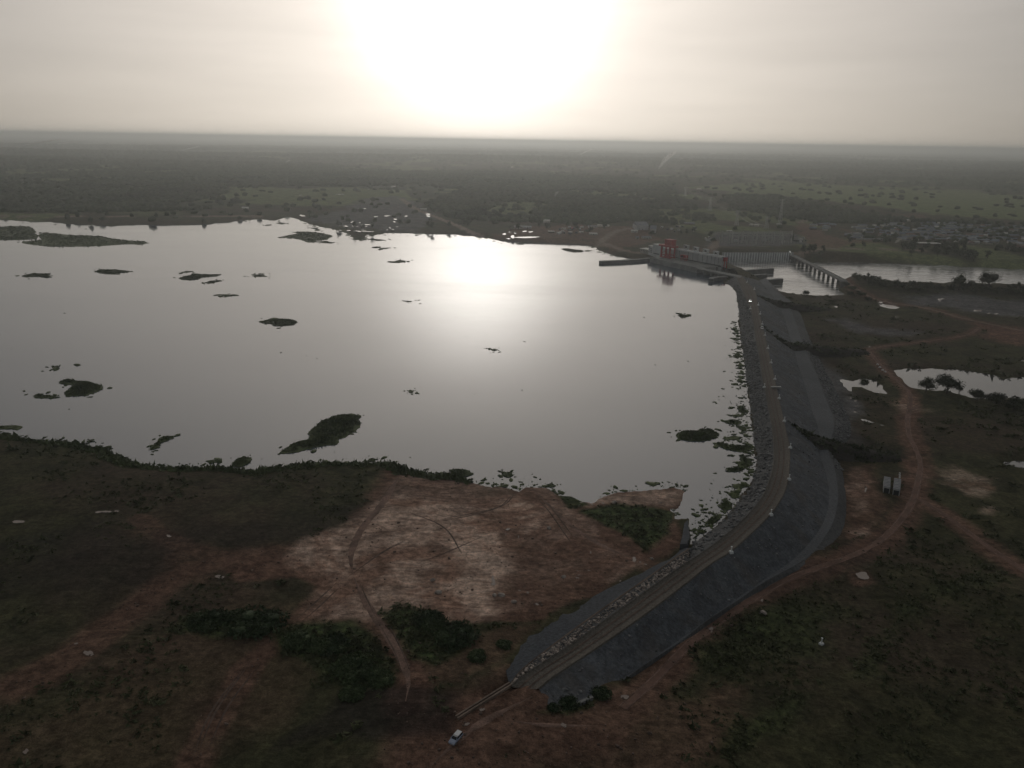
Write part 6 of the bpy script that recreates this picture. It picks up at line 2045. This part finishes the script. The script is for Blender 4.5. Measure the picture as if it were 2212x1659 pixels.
# loose stones and clods on the bare ground
gi2 = np.nonzero((tr < 420) & (tr > 125) & (np.abs(AZ.ravel()) < R(38)) & (np.maximum(mask['red'], mask['pale']) > 0.4) & ~wet & (footsd > 1.5))[0]
sel = g.choice(gi2, 2500, replace=False)
s_ = g.gamma(1.3, 0.08, len(sel)).clip(0.06, 0.5)
tag(scatter('stone_rubble', np.column_stack([tx[sel], ty[sel], tz[sel] + s_ * 0.2]), np.column_stack([s_ * 1.3, s_, s_ * 0.7]), M['clod'], jit=0.3, seed=15), kind='stuff')

# far woods: candidate spots on a grid in bearing and log distance
st = 0.0062
A_, L_ = np.meshgrid(np.arange(R(-41), R(41), st), np.arange(math.log(640), math.log(11000), st))
A_ = A_.ravel() + g.uniform(-st, st, A_.size) * 0.5
L_ = L_.ravel() + g.uniform(-st, st, L_.size) * 0.5
fr2 = np.exp(L_)
fx, fy = np.sin(A_) * fr2, np.cos(A_) * fr2
den = np.zeros(len(fx))
for p_, d_ in FW:
    sd = sdist(fx, fy, p_, 150.0) + fbm(fx, fy, 60, 3, 5) * np.clip(fr2 * 0.012, 4, 60)
    den = np.maximum(den, d_ * (1 - sstep(-5, 5, sd)))
bnd = sstep(-0.1, 0.12, fbm(fx * 0.35, fy, 900, 4, 11) + 0.35 * fbm(fx, fy, 260, 3, 5))
den = np.maximum(den, sstep(2600, 4200, fr2) * (0.06 + 0.85 * bnd))
den = np.maximum(den, 0.035 * (fr2 > 1150))
den *= 1 - 0.9 * sstep(-0.22, -0.34, fbm(fx, fy * 0.6, 150, 3, 8))
# keep lanes, yards, water and the cable corridor open
corr = W([(1462, 402), (1480, 424), (1533, 455), (1591, 487), (1640, 506)])[:, :2]
den[ldist(fx, fy, corr, 60) < 20] *= 0.06
for pp_ in ([(1060, 520), (1130, 488), (1250, 484), (1420, 488), (1480, 520), (1560, 545), (1740, 545), (1745, 500), (1530, 492), (1440, 486), (1430, 545), (1280, 530)], [(1715, 478), (1740, 480), (1800, 508), (1860, 524), (1800, 538), (1740, 540)],
            [(1750, 486), (1960, 480), (2240, 488), (2240, 528), (1960, 530), (1850, 524)], [(780, 428), (870, 422), (910, 440), (940, 470), (1060, 510), (1000, 515), (760, 500), (680, 480)], [(480, 402), (660, 408), (900, 398), (1000, 412), (880, 460), (560, 470), (440, 462), (520, 440)],
            [(1480, 405), (1650, 392), (1900, 402), (2300, 430), (2300, 482), (2000, 466), (1750, 434), (1600, 416)], [(380, 438), (505, 430), (495, 446), (390, 450)]):
    sd = sdist(fx, fy, WP(pp_))
    den = np.where(sd < 0, np.minimum(den, 0.03), den)
den = np.maximum(den, 0.16 * (sdist(fx, fy, WP([(1860, 486), (2240, 490), (2240, 530), (1960, 532), (1860, 520)])) < 0))
for poly, z, bw in WATERS:
    den[sdist(fx, fy, poly) < 4] = 0
den[(sdist(fx, fy, np.vstack([DAM_FOOT])) < 10)] = 0
den[fr2 < 700] *= 0.3
keep = g.random(len(fx)) < den
fx, fy, fr2 = fx[keep], fy[keep], fr2[keep]
fz = height(fx, fy)
order = np.argsort(fr2)
fx, fy, fz, fr2 = fx[order], fy[order], fz[order], fr2[order]
# the front trees, one object each
NT = 290
variants = [(crown_mesh(1.0, 1.0, 300 + k, 5, 90, 0.085, 0.12), trunk_mesh(1.0, 0.035, 300 + k, 3, 0.22)) for k in range(8)]
up = FOC * 1.0
LAND = [(2150, 892, 'on the near bank of the big pond'), (1741, 641, 'near the tailwater below the dam'), (1820, 560, 'on the far river bank above the bridge'), (1900, 556, 'on the far river bank past the bridge'), (1990, 562, 'on the far river bank below the pale roofs'),
        (2100, 565, 'on the far river bank below the settlement'), (2200, 574, 'on the far river bank at the picture edge'), (1790, 548, 'at the far end of the road bridge'), (1850, 612, 'at the near end of the road bridge'),
        (1930, 622, 'on the near river bank past the bridge'), (2030, 626, 'on the near river bank before the big trees'), (2180, 634, 'on the near river bank past the big trees'), (1820, 526, 'below the red lane of the settlement'),
        (1880, 533, 'along the thin wall below the settlement'), (1950, 536, 'beside the white smoke below the settlement'), (2060, 540, 'in front of the lower settlement rows'), (2150, 545, 'in front of the outer settlement rows'),
        (1890, 500, 'among the first roofs of the settlement'), (1980, 505, 'among the blue grey roofs in mid settlement'), (2070, 505, 'among the upper roofs of the settlement'), (2160, 515, 'among the outer roofs of the settlement'),
        (1500, 484, 'at the wood edge above the substation'), (1420, 482, 'at the wood edge behind the warehouses'), (1250, 482, 'at the wood edge behind the equipment yard'), (1050, 480, 'at the wood edge above the sun glare'),
        (700, 470, 'by the far bay of the lake'), (450, 462, 'behind the shore track across the lake'), (200, 460, 'behind the broad reed island'), (60, 462, 'at the far shore beside the picture edge'), (1690, 480, 'near the tallest pylon'), (1300, 505, 'beside the equipment yard'), (1450, 510, 'between warehouses and substation')]
LW_ = W([(a_, b_) for a_, b_, _ in LAND])
shapes = [('low wide', lambda w_, h_: w_ > 1.18 * h_), ('tall narrow', lambda w_, h_: h_ > 1.25 * w_), ('big round', lambda w_, h_: w_ > 9.3), ('small round', lambda w_, h_: True)]
for i in range(min(NT, len(fx))):
    k = int(g.integers(0, 8))
    wv, hv = g.uniform(7, 12), g.uniform(7, 13)
    if fr2[i] < 1000:
        wv *= 0.75
        hv *= 0.65
    # the landmark that looks nearest decides how the tree is described
    qd = np.hypot(np.arctan2(LW_[:, 0], LW_[:, 1]) - math.atan2(fx[i], fy[i]), (np.log(np.hypot(LW_[:, 0], LW_[:, 1])) - math.log(fr2[i])) * 0.35)
    grp = 'trees ' + LAND[int(np.argmin(qd))][2]
    lab = next(nm for nm, fn in shapes if fn(wv, hv)) + ' dark tree ' + LAND[int(np.argmin(qd))][2]
    t = empty('woodland_tree', (fx[i], fy[i], fz[i]), g.uniform(0, 6), lab, 'tree', grp)
    for nm, me_ in (('crown', variants[k][0]), ('trunk', variants[k][1])):
        o = ob(nm, me_, t)
        o.scale = (wv, wv, hv)
s = slice(NT, None)
fx, fy, fz, fr2 = fx[s], fy[s], fz[s], fr2[s]
print('forest trees', len(fx))
cw = np.clip(fr2 * 0.0033, 3.4, 22) * g.uniform(0.75, 1.35, len(fx))
chh = np.clip(fr2 * 0.0016, 3.6, 9) * g.uniform(0.7, 1.45, len(fx))
near = fr2 < 2600
tag(scatter('forest', np.column_stack([fx, fy, fz + chh * 0.55])[near], np.column_stack([cw, cw, chh])[near], M['forest'], jit=0.3, seed=21), kind='stuff')
o8v = np.array([[1, 0, -0.3], [0.3, 0.95, -0.3], [-0.8, 0.6, -0.3], [-0.8, -0.6, -0.3], [0.3, -0.95, -0.3], [0.45, 0.2, 0.7], [-0.4, 0.3, 0.8], [-0.1, -0.5, 0.75]])
o8f = np.array([[0, 1, 5], [1, 6, 5], [1, 2, 6], [2, 3, 6], [3, 7, 6], [3, 4, 7], [4, 0, 5], [4, 5, 7], [5, 6, 7]])
tag(scatter('distant_forest', np.column_stack([fx, fy, fz + chh * 0.4])[~near], np.column_stack([cw, cw, chh])[~near], M['forest'], o8v, o8f, 0.3, seed=22), kind='stuff')

# ------------------------------------------------------------------ smoke and haze
def volume_mat(name, col, dens, aniso):
    m = bpy.data.materials.new(name)
    m.use_nodes = True
    nt = m.node_tree
    nt.nodes.remove(nt.nodes['Principled BSDF'])
    vp = nt.nodes.new('ShaderNodeVolumePrincipled')
    vp.inputs['Color'].default_value = (*col, 1)
    vp.inputs['Density'].default_value = dens
    vp.inputs['Anisotropy'].default_value = aniso
    nt.links.new(vp.outputs[0], nt.nodes['Material Output'].inputs['Volume'])
    return m


SM = volume_mat('thin_smoke', (0.97, 0.96, 0.95), 0.022, 0.6)
SM2 = volume_mat('dense_smoke', (0.95, 0.92, 0.86), 0.10, 0.4)


def plume(u0, v0, u1, v1, w0, w1_, mat, seed, n_=7):
    g_ = np.random.default_rng(seed)
    p_ = w1(u0, v0)
    s = (p_ - Vector((0, 0, CAMZ))).length / FOC
    vs_, fs_ = [], []
    prev = None
    ring = 12
    for k in range(n_ + 1):
        t = k / n_
        c_ = np.array([p_.x + (u1 - u0) * s * t + g_.normal(0, w0 * s * 0.15), p_.y + g_.normal(0, w0 * s * 0.2), p_.z + 0.3 + max(0.0, (v0 - v1) * s * t ** 0.8)])
        wr = (w0 + (w1_ - w0) * t) * s * 0.5 * g_.uniform(0.8, 1.2)
        wr = wr * (0.3 if k in (0, n_) else 1.0)
        for j in range(ring):
            a = 2 * math.pi * j / ring
            wj = wr * g_.uniform(0.8, 1.2)
            vs_.append((c_[0] + math.cos(a) * wj, c_[1] + math.sin(a) * wj, c_[2] + 0.25 * wj * math.cos(a)))
    for k in range(n_):
        for j in range(ring):
            j2 = (j + 1) % ring
            fs_.append([k * ring + j, k * ring + j2, (k + 1) * ring + j2, (k + 1) * ring + j])
    fs_.append(list(range(ring))[::-1])
    fs_.append([n_ * ring + j for j in range(ring)])
    me_ = bpy.data.meshes.new('smoke')
    me_.from_pydata(vs_, [], fs_)
    me_.materials.append(mat)
    return tag(ob('smoke', me_), kind='stuff')


plume(1422, 367, 1452, 330, 6, 22, SM, 1)
plume(1252, 336, 1278, 322, 6, 14, SM, 2)
plume(48, 315, 118, 303, 10, 16, SM2, 3)
plume(112, 314, 165, 306, 9, 12, SM, 9)
plume(388, 327, 425, 318, 6, 12, SM, 4)
plume(618, 353, 626, 346, 6, 8, SM, 5)
plume(1934, 526, 1943, 517, 7, 9, SM2, 6)
plume(2052, 335, 2064, 327, 3, 6, SM, 7)
plume(1198, 428, 1204, 414, 6, 10, SM, 8)

HM = volume_mat('haze_air', (0.945, 0.985, 0.985), HAZE_DENSITY, 0.76)
hz_ = MB().box(-27000, 27000, -2500, 27000, -19, 152).build('haze', HM)
tag(hz_, kind='stuff')
